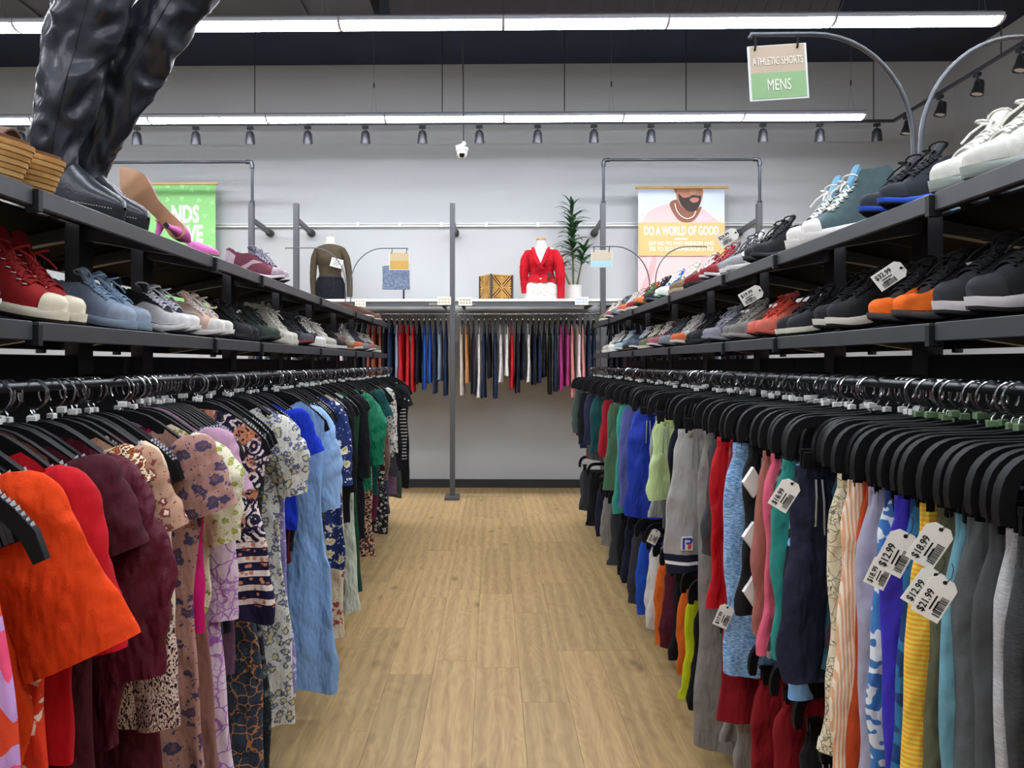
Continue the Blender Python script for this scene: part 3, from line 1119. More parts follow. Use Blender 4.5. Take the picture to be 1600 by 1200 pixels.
MB().lathe([(.06, 0), (.06, .012), (.012, .02)], 18).build('base', PIPE, t)
MB().tube([(-.07, -.03, .5), (0, -.02, .5), (.06, -.03, .5)], .009, 8).build('cross_bar', PIPE, t)


# ------------------------------------------------------------------ shelf-edge cards
def edge_card(px, py, label, col, w=.15, h=.09, lines=2):
    p = at(px, py, 8.5)
    t = thing('shelf_card', label, 'card', (p.x, 8.505, p.z))
    MB().box((0, 0, 0), (w, .003, h)).build('card', PAPER, t)
    for k in range(lines):
        for j in range(4):
            MB().box((-w * .33 + j * w * .22, -.002, h * .2 - k * h * .38), (w * .13, .001, h * .16)).build('print_mark', M(col, .6), t)


edge_card(694, 470, 'small cream card on the shelf edge, just left of the middle upright', 'c9a64a')
edge_card(727, 471, 'small cream card on the shelf edge, just right of the middle upright', '9a8f4e')
edge_card(909, 470, 'pale blue card on the shelf edge below the plant', '9fc4dc')
edge_card(563, 473, 'small cream card at the left end of the shelf under the tote bag', 'bfae8a', .12)

# ------------------------------------------------------------------ double-sided racks
ZU, ZL = 1.885, 1.592            # top of the upper / lower shelf front rails
XF, XP, XROD = 1.0, 1.31, .95    # front rail, posts, hanging rods (distance from the aisle line)
ROD_Z = 1.452
TILT = math.atan2(.062, XP - XF)
POSTS = {'left': [.9, 2.42, 2.86, 3.82, 4.68, 5.52, 6.38, 7.2], 'right': [.9, 2.33, 2.95, 3.75, 4.65, 5.55, 6.5, 7.4]}
SECT = {'left': [.55, 1.66, 2.74, 3.3, 4.45, 5.6, 6.4, 7.3], 'right': [.55, 1.75, 2.7, 3.3, 4.3, 5.4, 6.5, 7.5]}
GLASS = M('121317', .8, 0, .05, .05, name='dark shelf sheet')
post_me = MB().bbox((0, 0, .985), (.045, .085, 1.97), .004).mesh('post')


def bracket_mesh():
    b = MB()
    for s in (-1, 1):
        b.bar([(s * .018, 0, .015), (s * .1, 0, .0), (s * .2, 0, -.025), (s * .305, 0, -.052)], .034, [.075, .07, .058, .036])
    return b.mesh('bracket')


bracket_me = bracket_mesh()


def rack(side, label):
    sg = -1 if side == 'left' else 1
    secs, posts = SECT[side], POSTS[side]
    y0, y1 = secs[0], secs[-1]
    t = thing('shoe_and_clothes_rack', label, 'rack', (sg * XP, y0, 0))
    o = Vector((sg * XP, y0, 0))
    for y in posts:
        obj('post', post_me, DARK_METAL, t, (0, y - y0, 0))
        for zz in (ZU + .028, ZL + .028):
            obj('bracket', bracket_me, DARK_METAL, t, (0, y - y0, zz))
    for a, b in zip(secs, secs[1:]):
        g = .012
        for face in (sg, -sg):
            xf = -face * (XP - XF)
            for zz in (ZU, ZL):
                m = Matrix.Rotation(face * TILT, 3, 'Y')
                MB().bbox((xf, (a + b) / 2 - y0, zz - .021), (.012, b - a - g * 2, .042), .002).build('front_rail', RAIL_METAL, t)
                # tilted shelf sheet from the rail up to the posts
                mb = MB()
                xo, xi = xf + face * .006, face * -.02
                z0_, z1_ = zz - .006, zz + .056
                mb.loft([[Vector((xo, yy, z0_)), Vector((xi, yy, z1_)), Vector((xi, yy, z1_ - .008)), Vector((xo, yy, z0_ - .008))] for yy in (a + g - y0, b - g - y0)])
                mb.build('shelf_sheet', GLASS, t)
                MB().bbox((xf - face * .002, b - y0, zz - .03), (.03, .016, .05), .002).build('rail_clip', BLACK_PANEL, t)
        MB().bbox((0, (a + b) / 2 - y0, .86), (.03, b - a - .004, 1.33), .002).build('centre_panel', BLACK_PANEL, t)
        MB().bbox((0, (a + b) / 2 - y0, .12), (.62, b - a - .006, .09), .004).build('base_deck', BLACK_PANEL, t)
        for s in (-1, 1):
            MB().lathe([(.03, 0), (.03, .012), (.012, .016), (.012, .08)], 12, (s * .28, b - y0 - .06, 0)).build('leveling_foot', M('a9abad', .35, .8), t)
    for face in (sg, -sg):
        xr = -face * (XP - XROD)
        MB().tube([(xr, 0, ROD_Z), (xr, y1 - y0, ROD_Z)], .011, 12).build('hanging_rod', DARK_ROD, t, True)
        for y in posts:
            MB().bar([(0, y - y0, ROD_Z + .0), (xr, y - y0, ROD_Z)], .022, .03).build('rod_arm', DARK_METAL, t)
        if side == 'right':
            MB().tube([(xr, 0, .74), (xr, y1 - y0, .74)], .011, 12).build('lower_rod', DARK_ROD, t, True)
            for y in posts:
                MB().bar([(0, y - y0, .74), (xr, y - y0, .74)], .022, .03).build('rod_arm', DARK_METAL, t)
    return t


rack('left', 'dark metal rack with shoe shelves above the hanging dresses, left of the aisle')
rack('right', 'dark metal rack with shoe shelves above the hanging shorts, right of the aisle')


# ------------------------------------------------------------------ arched sign holders
def arch(base, ztop, xend, label, r=.0075):
    """pole standing on the rack that bends over towards xend"""
    t = thing('sign_holder', label, 'sign holder', base)
    dx = xend - base[0]
    s = 1 if dx > 0 else -1
    h = ztop - base[2]
    R_ = min(.30, abs(dx) * .62)
    path = [(0, 0, 0), (0, 0, h - R_ * 1.1)]
    for k in range(1, 13):
        a = PI / 2 * k / 12
        path.append((s * R_ * (1 - math.cos(a)), 0, h - R_ * 1.1 + R_ * 1.1 * math.sin(a)))
    path.append((dx, 0, h))
    path.append((dx + s * .002, 0, h - .012))
    MB().tube(path, r, 8).build('bent_pole', M('6a6d73', .35, .7, .5, .03, name='grey steel tube'), t, True)
    MB().bbox((0, 0, .03), (.05, .05, .06), .004).build('pole_socket', DARK_METAL, t)
    return t


def hang_sign(cx, y, ztop, w, h, label, top_c, bot_c, split, texts, tiltdeg=0, tie=.05, band=None):
    t = thing('hanging_sign', label, 'sign', (cx, y, ztop), (0, math.radians(tiltdeg), 0))
    MB().bbox((0, 0, -h / 2), (w, .003, h), .0008).build('clear_sleeve', M('dfe5e6', .25, 0, .5, 0, name='clear plastic sleeve'), t)
    m = w * .035
    MB().box((0, -.0018, -h * split / 2 - m * .2), (w - 2 * m, .001, h * split - m * .4)).build('upper_panel', M(top_c, .35, 0, .5, .02), t)
    MB().box((0, -.0018, -h * split - h * (1 - split) / 2 + m * .5), (w - 2 * m, .001, h * (1 - split) - m)).build('lower_panel', M(bot_c, .35, 0, .5, .02), t)
    for s, size, z, sx, b in texts:
        text(s, size, PRINT_WHITE, t, (0, -.0035, -z), sx, b)
    for s in (-1, 1):
        MB().tube([(s * w * .36, 0, tie), (s * w * .36, -.006, .01), (s * w * .36 - .003, -.006, -.012), (s * w * .36 - .003, 0, -.014)], .003, 6).build('tie', BLACK_PLASTIC, t)
    return t


Y = 2.33
pb = at(1427, 250, Y)
ztop = at(1300, 53, Y).z
arch((pb.x, Y, 1.95), ztop, at(1173, 57, Y).x, 'grey arched pole holding the athletic shorts sign over the aisle')
pb2 = at(1447, 250, Y)
arch((pb2.x, Y + .03, 1.95), ztop, pb2.x + .5, 'grey arched pole bending away to the right behind the shoes')
k = Y / FPX
a = at(1213, 70, Y)
w_ = 91 * k
h_ = 86 * k
hang_sign(a.x, Y, a.z, w_, h_, 'hanging sign reading athletic shorts mens in tan and green', 'c3b09a', '8fb884', .5,
          [('ATHLETIC SHORTS', 17 * k, h_ * .3, .54, .0), ('MENS', 25 * k, h_ * .735, .6, .0)], -3.5, .036)
# far holders
Y = 7.15
pb = at(548, 470, Y)
ztop = at(600, 388, Y).z
arch((pb.x, Y, 1.95), ztop, at(637, 388, Y).x, 'thin arched pole with a tan sign in front of the blue tote bag', .005)
arch((pb.x - .05, Y, 1.95), ztop + .005, at(446, 388, Y).x, 'thin arched pole crossing in front of the brown-topped mannequin', .005)
a = at(624, 394, Y)
k = Y / FPX
hang_sign(a.x, Y, a.z, 32 * k, 28 * k, 'small tan and gold sign hanging before the blue tote bag', 'd3bc93', 'd3a94c', .48, [('SHOES', 7 * k, 10 * k, .7, 0)] if False else [], 0, .03)
Y = 6.07
pb = at(1015, 450, Y)
ztop = at(960, 385, Y).z
arch((pb.x, Y, 1.95), ztop, at(926, 385, Y).x, 'thin arched pole with a beige and blue sign beside the plant', .005)
arch((pb.x + .05, Y + .02, 1.95), ztop, at(1105, 385, Y).x, 'thin arched pole bending in front of the slogan poster', .005)
a = at(940, 391, Y)
k = Y / FPX
hang_sign(a.x, Y, a.z, 33 * k, 27 * k, 'small beige and pale blue sign hanging beside the plant', 'd8cbb4', 'b7e0ea', .6, [], 0, .03)
# ------------------------------------------------------------------ shoes
HW = [(0, .03), (.012, .34), (.04, .54), (.1, .68), (.2, .7), (.35, .68), (.5, .78), (.65, .95), (.74, 1.), (.82, .94), (.88, .82), (.925, .67), (.955, .52), (.978, .36), (.992, .2), (1, .06)]
KIND = {
    # L length, W width, sole: thickness curve; top: height curve above the sole; open: opening from/to; spring: toe spring
    'runner': dict(L=.29, W=.1, sole=[(0, .036), (.3, .03), (.7, .024), (1, .016)], top=[(0, .072), (.06, .086), (.2, .066), (.4, .082), (.5, .088), (.65, .07), (.8, .046), (.93, .038), (.975, .026), (1, .011)], op=(.05, .47), spring=.028),
    'court': dict(L=.285, W=.1, sole=[(0, .028), (1, .024)], top=[(0, .066), (.06, .078), (.2, .062), (.4, .08), (.5, .086), (.65, .064), (.8, .044), (.93, .036), (.975, .025), (1, .01)], op=(.05, .47), spring=.008),
    'hightop': dict(L=.285, W=.096, sole=[(0, .03), (1, .028)], top=[(0, .125), (.06, .142), (.2, .14), (.36, .146), (.44, .122), (.55, .086), (.7, .054), (.85, .036), (.94, .033), (.975, .026), (1, .012)], op=(.05, .42), spring=.004),
    'slipon': dict(L=.275, W=.094, sole=[(0, .022), (1, .014)], top=[(0, .052), (.06, .062), (.25, .044), (.45, .05), (.6, .058), (.75, .046), (.9, .034), (.97, .026), (1, .014)], op=(.05, .56), spring=.01),
    'chunky': dict(L=.295, W=.104, sole=[(0, .045), (.4, .04), (.7, .036), (1, .026)], top=[(0, .075), (.06, .09), (.2, .07), (.4, .084), (.5, .09), (.65, .07), (.8, .05), (.93, .042), (.975, .03), (1, .012)], op=(.05, .47), spring=.024),
}


class Last:
    def __init__(self, kind):
        self.__dict__.update(KIND[kind])

    def hw(self, t):
        return curve(HW, t) * self.W / 2

    def zb(self, t):
        z = self.spring * max(0, (t - .7) / .3) ** 2
        return z + .006 * max(0, (.08 - t) / .08) ** 2

    def zt(self, t):
        return self.zb(t) + curve(self.sole, t)

    def surf(self, t, s, off=0.):
        """upper surface; t heel..toe, s -1..1 across"""
        hw = max(.003, self.hw(t) * .96 - .001)
        z0 = self.zt(t) - .004
        H = curve(self.top, t) + .004
        a = abs(s) * PI / 2
        sg = 1 if s >= 0 else -1
        y = hw * math.sin(a) ** .75
        z = z0 + H * math.cos(a) ** .62
        o = sst(self.op[0] - .03, self.op[0] + .03, t) * (1 - sst(self.op[1] - .05, self.op[1] + .03, t))
        if o > 0:
            q = abs(s)
            lip = hw * .72
            if q >= .42:
                k = (1 - q) / .58
                yo = hw * (1 + .02 * math.sin(PI * k)) * (1 - k) + lip * k if k < 1 else lip
                yo = lerp(hw, lip, k ** 1.6)
                zo = z0 + H * k ** .9
            elif q >= .3:
                k = (.42 - q) / .12
                yo = lip - .004 * k
                zo = z0 + H - .006 * k - .02 * k * k
            else:
                k = q / .3
                yo = (lip - .006) * k
                zo = z0 + H * .12 + (H * .5) * k ** 6
            y, z = lerp(y, yo, o), lerp(z, zo, o)
        p = Vector((t * self.L - self.L, sg * y, z))
        if off:
            n = Vector((.9 if t > .97 else .25 if t > .85 else (-.3 if t < .1 else 0), sg * y / max(hw, .01), .9 * math.cos(a))).normalized()
            p += n * off
        return p

    def stations(self, n, a=.004, b=.99):
        return [a + (b - a) * (.5 - .5 * math.cos(PI * k / (n - 1))) * .6 + (b - a) * .4 * k / (n - 1) for k in range(n)]


def make_kind(kind):
    l = Last(kind)
    parts = {}
    # sole: outsole tread and midsole
    def ring(t, pr):
        hw = max(.004, l.hw(t) * .985)
        zb, th = l.zb(t), curve(l.sole, t)
        x = t * l.L - l.L + (.006 * (t - .5) * 2 if t in (0, 1) else 0)
        x += .003 * ((t - .5) * 2) ** 9
        return [Vector((x, hw * a, zb + th * b)) for a, b in pr]
    lo = [(-.93, 0), (.93, 0), (.99, .1), (1.0, .3), (-1.0, .3), (-.99, .1)]
    hi = [(-1.0, .28), (1.0, .28), (1.045, .55), (1.01, .85), (.95, 1.0), (-.95, 1.0), (-1.01, .85), (-1.045, .55)]
    st = l.stations(26, 0, 1)
    parts['outsole'] = MB().loft([ring(t, lo) for t in st]).mesh('outsole', True, 40)
    parts['midsole'] = MB().loft([ring(t, hi) for t in st]).mesh('midsole', True, 50)
    ss = [-1 + 2 * k / 24 for k in range(25)]
    parts['upper'] = MB().loft([[l.surf(t, s) for s in ss] for t in l.stations(30)], False, True, True).mesh('upper', True, 75)

    def patch(pts_t, pts_s, off):
        """rows of (t, s) pairs"""
        mb = MB()
        rings = [[l.surf(t, s, off) for t, s in zip(rt, rs)] for rt, rs in zip(pts_t, pts_s)]
        mb.loft(rings, False, False, pts_t[-1][0] > .9)
        return mb

    def band(tpath, spath, w, sd, off=.0018):
        mb = MB()
        for sg in (sd,):
            rows = []
            for i, (t, s) in enumerate(zip(tpath, spath)):
                dt = tpath[min(i + 1, len(tpath) - 1)] - tpath[max(i - 1, 0)]
                ds = spath[min(i + 1, len(tpath) - 1)] - spath[max(i - 1, 0)]
                n = math.hypot(dt, ds * .35) or 1
                wi = w[i] if isinstance(w, list) else w
                rows.append([l.surf(min(.985, max(.004, t - ds * .35 / n * q * wi)), sg * min(1, max(.02, s + dt / n * q * wi * 2.6)), off) for q in (-1, -.33, .33, 1)])
            mb.loft(rows, False, False, False)
        return mb
    N = 14
    if kind in ('runner', 'chunky'):
        for sd in (1, -1):
            parts['side_stripe %d' % sd] = band([.3 + .36 * k / N for k in range(N + 1)], [.96 - .42 * (k / N) ** 1.3 for k in range(N + 1)], [.03 * math.sin(PI * (k + .6) / (N + 1.2)) for k in range(N + 1)], sd).mesh('side_stripe', True)
        parts['toe_guard'] = patch([[t] * 17 for t in (.84, .88, .92, .95, .97, .982, .9905)], [[-.98 + 1.96 * k / 16 for k in range(17)]] * 7, .0016).mesh('toe_guard', True)
        for sd in (1, -1):
            parts['side_panel %d' % sd] = patch([[lerp(.3, .84, k / 16) ] * 7 for k in range(17)], [[sd * lerp(.985, lerp(.93, .3, (k / 16) ** .8), j / 6) for j in range(7)] for k in range(17)], .0013).mesh('side_panel', True)
            parts['heel_counter %d' % sd] = patch([[t] * 9 for t in (.006, .02, .05, .1, .16, .2)], [[sd * (.99 - .46 * k / 8) for k in range(9)]] * 6, .0018).mesh('heel_counter', True)
    if kind == 'hightop':
        parts['toe_cap'] = patch([[t] * 17 for t in (.86, .89, .92, .95, .97, .982, .9905)], [[-1 + 2 * k / 16 for k in range(17)]] * 7, .0022).mesh('toe_cap', True)
        parts['heel_stay'] = patch([[t] * 5 for t in (.004, .012, .03, .045)], [[-.75 + .3 * k / 4 for k in range(5)]] * 4, .002).mesh('heel_stay', True)
        for sg in (-1, 1):
            for k in range(6):
                q = l.surf(.44 + .27 * k / 5, sg * .42, .002)
                parts['eyelet %d %d' % (sg, k)] = MB().lathe([(.005, -.001), (.005, .0015), (.0025, .0015), (.0025, -.001)], 8, q).mesh('eyelet')
    if kind == 'court':
        parts['toe_guard'] = patch([[t] * 17 for t in (.8, .85, .9, .94, .97, .982, .9905)], [[-.98 + 1.96 * k / 16 for k in range(17)]] * 7, .0014).mesh('toe_guard', True)
        for sd in (1, -1):
            parts['side_stripe %d' % sd] = band([.34 + .02 * k / N for k in range(N + 1)], [.97 - .5 * k / N for k in range(N + 1)], .012, sd).mesh('side_stripe', True)
        parts['heel_counter'] = patch([[t] * 9 for t in (.006, .02, .05, .1, .14)], [[-.99 + .46 * k / 8 for k in range(9)]] * 5, .0018).mesh('heel_counter', True)
    if kind != 'slipon':
        t0, t1 = (.46, .72) if kind != 'hightop' else (.40, .72)
        # tongue standing out of the opening
        rows = []
        for k in range(7):
            s = k / 6
            t = lerp(.66, .4, s) if kind != 'hightop' else lerp(.64, .36, s)
            q = l.surf(min(.66, max(.52, t)), 0)
            base_z = l.surf(.52, 0).z
            z = q.z + .001 if t >= .52 else base_z + (.52 - t) * (.32 if kind != 'hightop' else .42)
            w = .018 + .008 * s
            rows.append([Vector((t * l.L - l.L, w * a, z - .006 * a * a + .003)) for a in (-1, -.5, 0, .5, 1)] + [Vector((t * l.L - l.L - .004, w * a, z - .006 * a * a - .004)) for a in (1, .5, 0, -.5, -1)])
        parts['tongue'] = MB().loft(rows).mesh('tongue', True, 60)
        lc = MB()
        nb = 6 if kind != 'hightop' else 7
        for k in range(nb):
            t = lerp(t0 + .03, t1, k / (nb - 1))
            for sg in (1, -1):
                path = []
                for j in range(9):
                    s = -.4 + .8 * j / 8
                    tt = t + sg * .018 * (j / 8 - .5) * 2
                    q = l.surf(max(.5, tt), s, 0)
                    if tt < .5:
                        q.x -= (.5 - tt) * l.L
                        q.z += (.5 - tt) * .11
                    path.append(q + Vector((0, 0, .0035 + .003 * math.cos(s * 3))))
                lc.tube(path, [(.0022, .004)] * 9, 6, True, (0, 0, 1))
        c = l.surf(.5, 0) + Vector((-.012, 0, .012))
        rb = random.Random(hash(kind) % 7 + 2)
        for sg in (-1, 1):
            lp = []
            for j in range(11):
                a = PI * 2 * j / 10
                lp.append(c + Vector((.018 * math.sin(a) + .006 * sg, sg * (.026 - .026 * math.cos(a)), .016 * math.sin(a * .5) + .006 * math.sin(a))))
            lc.tube(lp, .0026, 6)
            tl = [c, c + Vector((.014, sg * .014, .006)), c + Vector((.034, sg * .03, -.006)), c + Vector((.048, sg * .044, -.022))]
            lc.tube(tl, .0026, 6)
        lc.box(c, (.014, .014, .01))
        parts['laces'] = lc.mesh('laces', True)
    else:
        parts['collar_trim'] = MB().tube([l.surf(t, s, .001) for t, s in [(.09, .42), (.2, .42), (.35, .42), (.48, .4), (.55, .25), (.57, 0), (.55, -.25), (.48, -.4), (.35, -.42), (.2, -.42), (.09, -.42)]], .0025, 6).mesh('collar_trim', True)
    return parts


SHOES = {k: make_kind(k) for k in KIND}
NAMES = {'runner': ('running_shoe', 'running shoe'), 'court': ('low_sneaker', 'low sneaker'), 'hightop': ('high_top_sneaker', 'high-top sneaker'), 'slipon': ('slip_on_shoe', 'slip-on shoe'), 'chunky': ('running_shoe', 'chunky sole trainer')}


def shoemat(h, tex=True):
    return M(h, .75, 0, .3, .1, 60, .25 if tex else .1, 500, name='shoe fabric ' + h)


def solemat(h):
    return M(h, .6, 0, .4, .06, 30, name='shoe rubber ' + h)


# positions on a sloping shelf: toe just behind the rail
def shelf_pose(side, level, y, inset=.005, back=False, yaw=0.):
    sg = -1 if side == 'left' else 1
    zz = (ZU if level == 'upper' else ZL)
    sl = math.tan(TILT)
    if not back:
        x = sg * (XF + inset)
        rz = 0 if sg < 0 else PI
    else:
        x = sg * (XP + (XP - XF) - inset)
        rz = PI if sg < 0 else 0
    z = zz - .004 + inset * .066 / .30
    return (x, y, z), (0, TILT, rz + yaw)


def shoe(kind, cols, side, level, y, label, group, inset=.005, back=False, yaw=0., scale=1.):
    """cols: upper, midsole, outsole, accent, lace, tongue"""
    up, mid, out, acc, lace, tong = cols[:6]
    panel = cols[6] if len(cols) > 6 else None
    loc, rot = shelf_pose(side, level, y, inset, back, yaw)
    t = thing(NAMES[kind][0], label, 'shoe', loc, rot, group)
    t.scale = (scale,) * 3
    for pn, me in SHOES[kind].items():
        pn = pn.split(' ')[0]
        h = {'outsole': out, 'midsole': mid, 'upper': up, 'laces': lace, 'tongue': tong, 'eyelet': 'd8d8d4', 'toe_cap': mid}.get(pn, acc)
        if pn == 'side_panel':
            if panel is None:
                continue
            h = panel
        if pn in ('side_stripe', 'toe_guard', 'heel_counter', 'collar_trim', 'heel_stay') and acc is None:
            continue
        mat = solemat(h) if pn in ('outsole', 'midsole', 'toe_cap') else shoemat(h)
        obj(pn, me, mat, t, own=True)
    return t


SHOE_LOG = []


def pair(side, level, yc, kind, cols, desc, gap=.118, inset=.005, back=False, yaws=(0, 0), scale=1.):
    SHOE_LOG.append((side, level, yc, kind, cols, desc, gap, inset, back, yaws, scale))


# -- hand-placed pairs (toe positions read off the photograph) : upper, midsole, outsole, accent, lace, tongue
LB = ('8797ac', '8fa2b2', '8193a4', '95a3b4', '8fa9c2', '8fa0b4')
pair('left', 'lower', 1.83, 'hightop', ('9c1c1e', 'e6ddc4', '2a2320', '8c1719', 'a02023', '8e191b'), 'red canvas high-top with cream rubber sole', .09, yaws=(.05, -.04), scale=1.05)
pair('left', 'lower', 2.19, 'court', LB, 'powder blue sneaker with blue laces', .11)
pair('left', 'lower', 2.56, 'runner', ('2a2a2f', 'ecebea', 'd5d3d0', 'e9e8e8', 'dfe0ea', '2c2c31', 'e4e3e4'), 'black and white running shoe with white laces', .11)
pair('left', 'lower', 2.9, 'runner', ('e8c6b4', 'efece8', 'e0dcd6', 'f0ece6', 'f2eee9', 'e5b69c'), 'peach and white running shoe', .11)
pair('left', 'lower', 3.24, 'court', ('1d1e22', '26262a', '18181a', '2b2b30', '232327', '1b1b1f'), 'all black sneaker', .11)
pair('left', 'lower', 3.56, 'runner', ('2d3a33', '3a3f3b', '222523', '39463c', '2a2f2c', '2b352f'), 'dark green trainer with black laces', .11)
pair('left', 'lower', 3.9, 'hightop', ('c6c2b2', 'd8d3c4', 'aaa596', 'bfbaa9', 'e0dcd0', 'bdb8a8'), 'sand canvas high-top with thick cream laces', .11)
pair('left', 'lower', 4.25, 'runner', ('3a3a40', '8c3a40', '2c2c30', '55555c', '3c3c40', '333338'), 'charcoal trainer with a dull red sole', .11)
pair('left', 'upper', 3.72, 'runner', ('6e3243', 'e6dfe0', '3b2c33', 'b7a3ad', '8f8a9c', '5f5a70', '7d3d4d'), 'burgundy suede running shoe with lilac laces', .12)
pair('left', 'upper', 6.45, 'slipon', ('5a3a2c', 'ded8ce', '4a382c', '6a4634', '6a4634', '5a3a2c'), 'brown leather moccasin with pale sole', .13)
pair('left', 'upper', 6.95, 'slipon', ('6b4438', 'c9c0b5', '4a382c', '7a5142', '6a4634', '5a3a2c'), 'reddish brown loafer at the far end', .13)
pair('right', 'upper', 1.7, 'court', ('dcdcd4', '9aa49e', '868d88', 'd2d3cb', 'e6e5dc', 'dedcd2'), 'white leather sneaker with grey green sole', .13, scale=1.08)
pair('right', 'upper', 2.04, 'runner', ('20242d', '1f4fc4', '1b1d22', '2a2f39', '1b1d22', '22262e'), 'black knit trainer with bright blue sole', .115)
pair('right', 'upper', 2.55, 'hightop', ('4f6468', 'eae7e2', 'd8d4cd', '43565a', 'efece4', '6aa0bd'), 'grey teal canvas high-top with white laces', .14, scale=1.12)
pair('right', 'upper', 3.0, 'runner', ('1a1b1f', '34343a', '151518', '232429', '191a1d', '1c1d21'), 'black lace-up trainer', .11)
pair('right', 'upper', 3.32, 'court', ('cfcfcd', 'e4e2df', '8c8c8c', '9a9a9c', '4a4b50', 'd5d5d2'), 'pale grey sneaker with dark laces', .11)
pair('right', 'upper', 3.64, 'runner', ('7d7e82', 'dcdad6', '5c5c60', '8f2a30', 'a8333a', '6c6d72'), 'grey trainer with red laces', .11)
pair('right', 'upper', 3.96, 'court', ('8e1f29', '2a2024', '231c1f', '75171f', 'e6ded8', '8a1d27'), 'dark red sneaker with black sole', .11)
pair('right', 'upper', 4.3, 'court', ('8f7c63', 'b3a07f', '77664f', '7d6a52', 'e9e3d6', 'cfc6b4'), 'tan suede sneaker with cream laces', .11)
pair('right', 'upper', 4.66, 'runner', ('2058b5', 'd9dcd6', '4f9a63', 'e6e6e2', 'e8e6de', '2a66c6', 'e6e6e2'), 'bright blue running shoe with a green toe', .12)
pair('right', 'upper', 5.0, 'runner', ('202127', '55565c', '18181b', '2a2b31', '1c1d21', '212228'), 'black trainer with grey sole', .11)
pair('right', 'upper', 5.35, 'runner', ('c9582a', '3c3a3a', '2a2a2c', 'd8763f', '2c6b33', 'c1512a'), 'orange trainer with green laces', .11)
pair('right', 'upper', 5.7, 'court', ('a53035', 'd7c8c0', '5c4a48', '8f252b', 'c7b8b0', '9c2c31'), 'brick red sneaker', .11)
pair('right', 'lower', 1.68, 'chunky', ('232429', 'd4cfcf', '2a2a2d', '2f3035', '1c1d20', '26272b'), 'black trainer with a speckled white sole', .13, scale=1.06)
pair('right', 'lower', 1.98, 'runner', ('1f2024', '4b4a49', '24242a', 'f0701c', '232327', '1e1f23', 'f0701c'), 'black running shoe with bright orange panels', .135, scale=1.06)
pair('right', 'lower', 2.34, 'chunky', ('1f2023', 'd8d4c6', '1a1a1c', '232428', '1a1b1e', '26282c'), 'black trainer with an off-white sole', .105)
pair('right', 'lower', 2.66, 'court', ('26272c', 'dcdac8', '1d1d20', '2b2c31', '1c1d20', '24252a'), 'charcoal sneaker with a cream sole edge', .11)
pair('right', 'lower', 2.96, 'runner', ('cf5a4c', 'c8604f', '4d2d2b', 'd9705f', 'd24a35', '77403c', 'e0705c'), 'coral red running shoe with red laces', .11)
pair('right', 'lower', 3.28, 'runner', ('8b8680', 'a49f98', '77736d', '7c7872', '9a958e', '827d77'), 'warm grey knit running shoe', .11)
pair('right', 'lower', 3.6, 'runner', ('6f6d78', '9b99a0', '4d4c54', '8b8996', 'a3a1ac', '66646f'), 'lilac grey trainer', .11)
pair('right', 'lower', 3.92, 'court', ('17181b', '222226', '141416', '1f2024', '1a1b1e', '18191c'), 'black leather shoe', .11)
FILL = [
    ('runner', ('2b2e3a', 'd9d8d4', '3a3a3f', '4b5468', 'cfd0d6', '2d313d'), 'navy trainer with white sole'),
    ('court', ('d6d2c8', 'e0dcd2', 'b9b3a6', 'bdb6a8', 'ece8de', 'd0cbbf'), 'cream sneaker'),
    ('runner', ('4a4d52', '6a6d72', '2c2d31', '7f8388', '55585d', '44474c'), 'slate grey trainer'),
    ('slipon', ('2a221e', '4a3d33', '1d1815', '3a2e27', '3a2e27', '2a221e'), 'dark brown slip-on'),
    ('court', ('1b1c20', 'd9d7d2', '2a2a2d', '2d2e33', '1e1f23', '1c1d21'), 'black sneaker with white sole'),
    ('runner', ('7a3540', 'd8d2cf', '3a2b2e', 'a3606a', 'd4ccc8', '6d2f39'), 'wine red trainer'),
    ('runner', ('6f8a9c', 'dfe2e2', '8a979c', 'a9bac4', 'e2e6e8', '6a8496'), 'sky grey running shoe'),
    ('slipon', ('7c5a3c', 'a98a66', '4d3926', '8d6a49', '8d6a49', '7c5a3c'), 'tan slip-on'),
    ('court', ('565b3f', 'cfc9b6', '77725f', '676c4d', 'd8d2c0', '50553a'), 'olive sneaker'),
    ('hightop', ('24262c', 'e2dfd8', '2c2c2e', '2e3138', 'e2dfd8', '262930'), 'black canvas high-top'),
    ('runner', ('b9b6b2', 'd6d3ce', '8a8784', 'd0673a', 'c9c6c2', 'b2afab'), 'light grey trainer with orange trim'),
]
for side, level, ys in (('left', 'lower', [1.12, 1.48, 4.58, 4.9, 5.22, 5.55, 5.88, 6.2, 6.54, 6.88]), ('right', 'lower', [1.02, 1.34, 4.24, 4.56, 4.88, 5.2, 5.52, 5.86, 6.2, 6.55, 6.9]), ('right', 'upper', [1.02, 1.36, 6.05, 6.4, 6.75, 7.1])):
    for j, y in enumerate(ys):
        kd, cols, desc = FILL[(j * 3 + len(side) + len(level) * 2) % len(FILL)]
        pair(side, level, y, kd, cols, desc, .12)
# shoes seen through the racks, on the side facing the next aisle
for side, level, ys in (('left', 'upper', [1.9, 2.25, 2.65, 3.1]), ('left', 'lower', [1.8, 2.1, 2.42, 2.7, 3.05, 3.4, 3.8]), ('right', 'upper', [1.7, 2.1, 2.5]), ('right', 'lower', [1.5, 1.8, 2.12, 2.45, 2.8, 3.2])):
    for j, y in enumerate(ys):
        kd, cols, desc = FILL[(j * 4 + len(side) * 3 + len(level)) % len(FILL)]
        pair(side, level, y, kd, cols, desc, .12, .02, True)

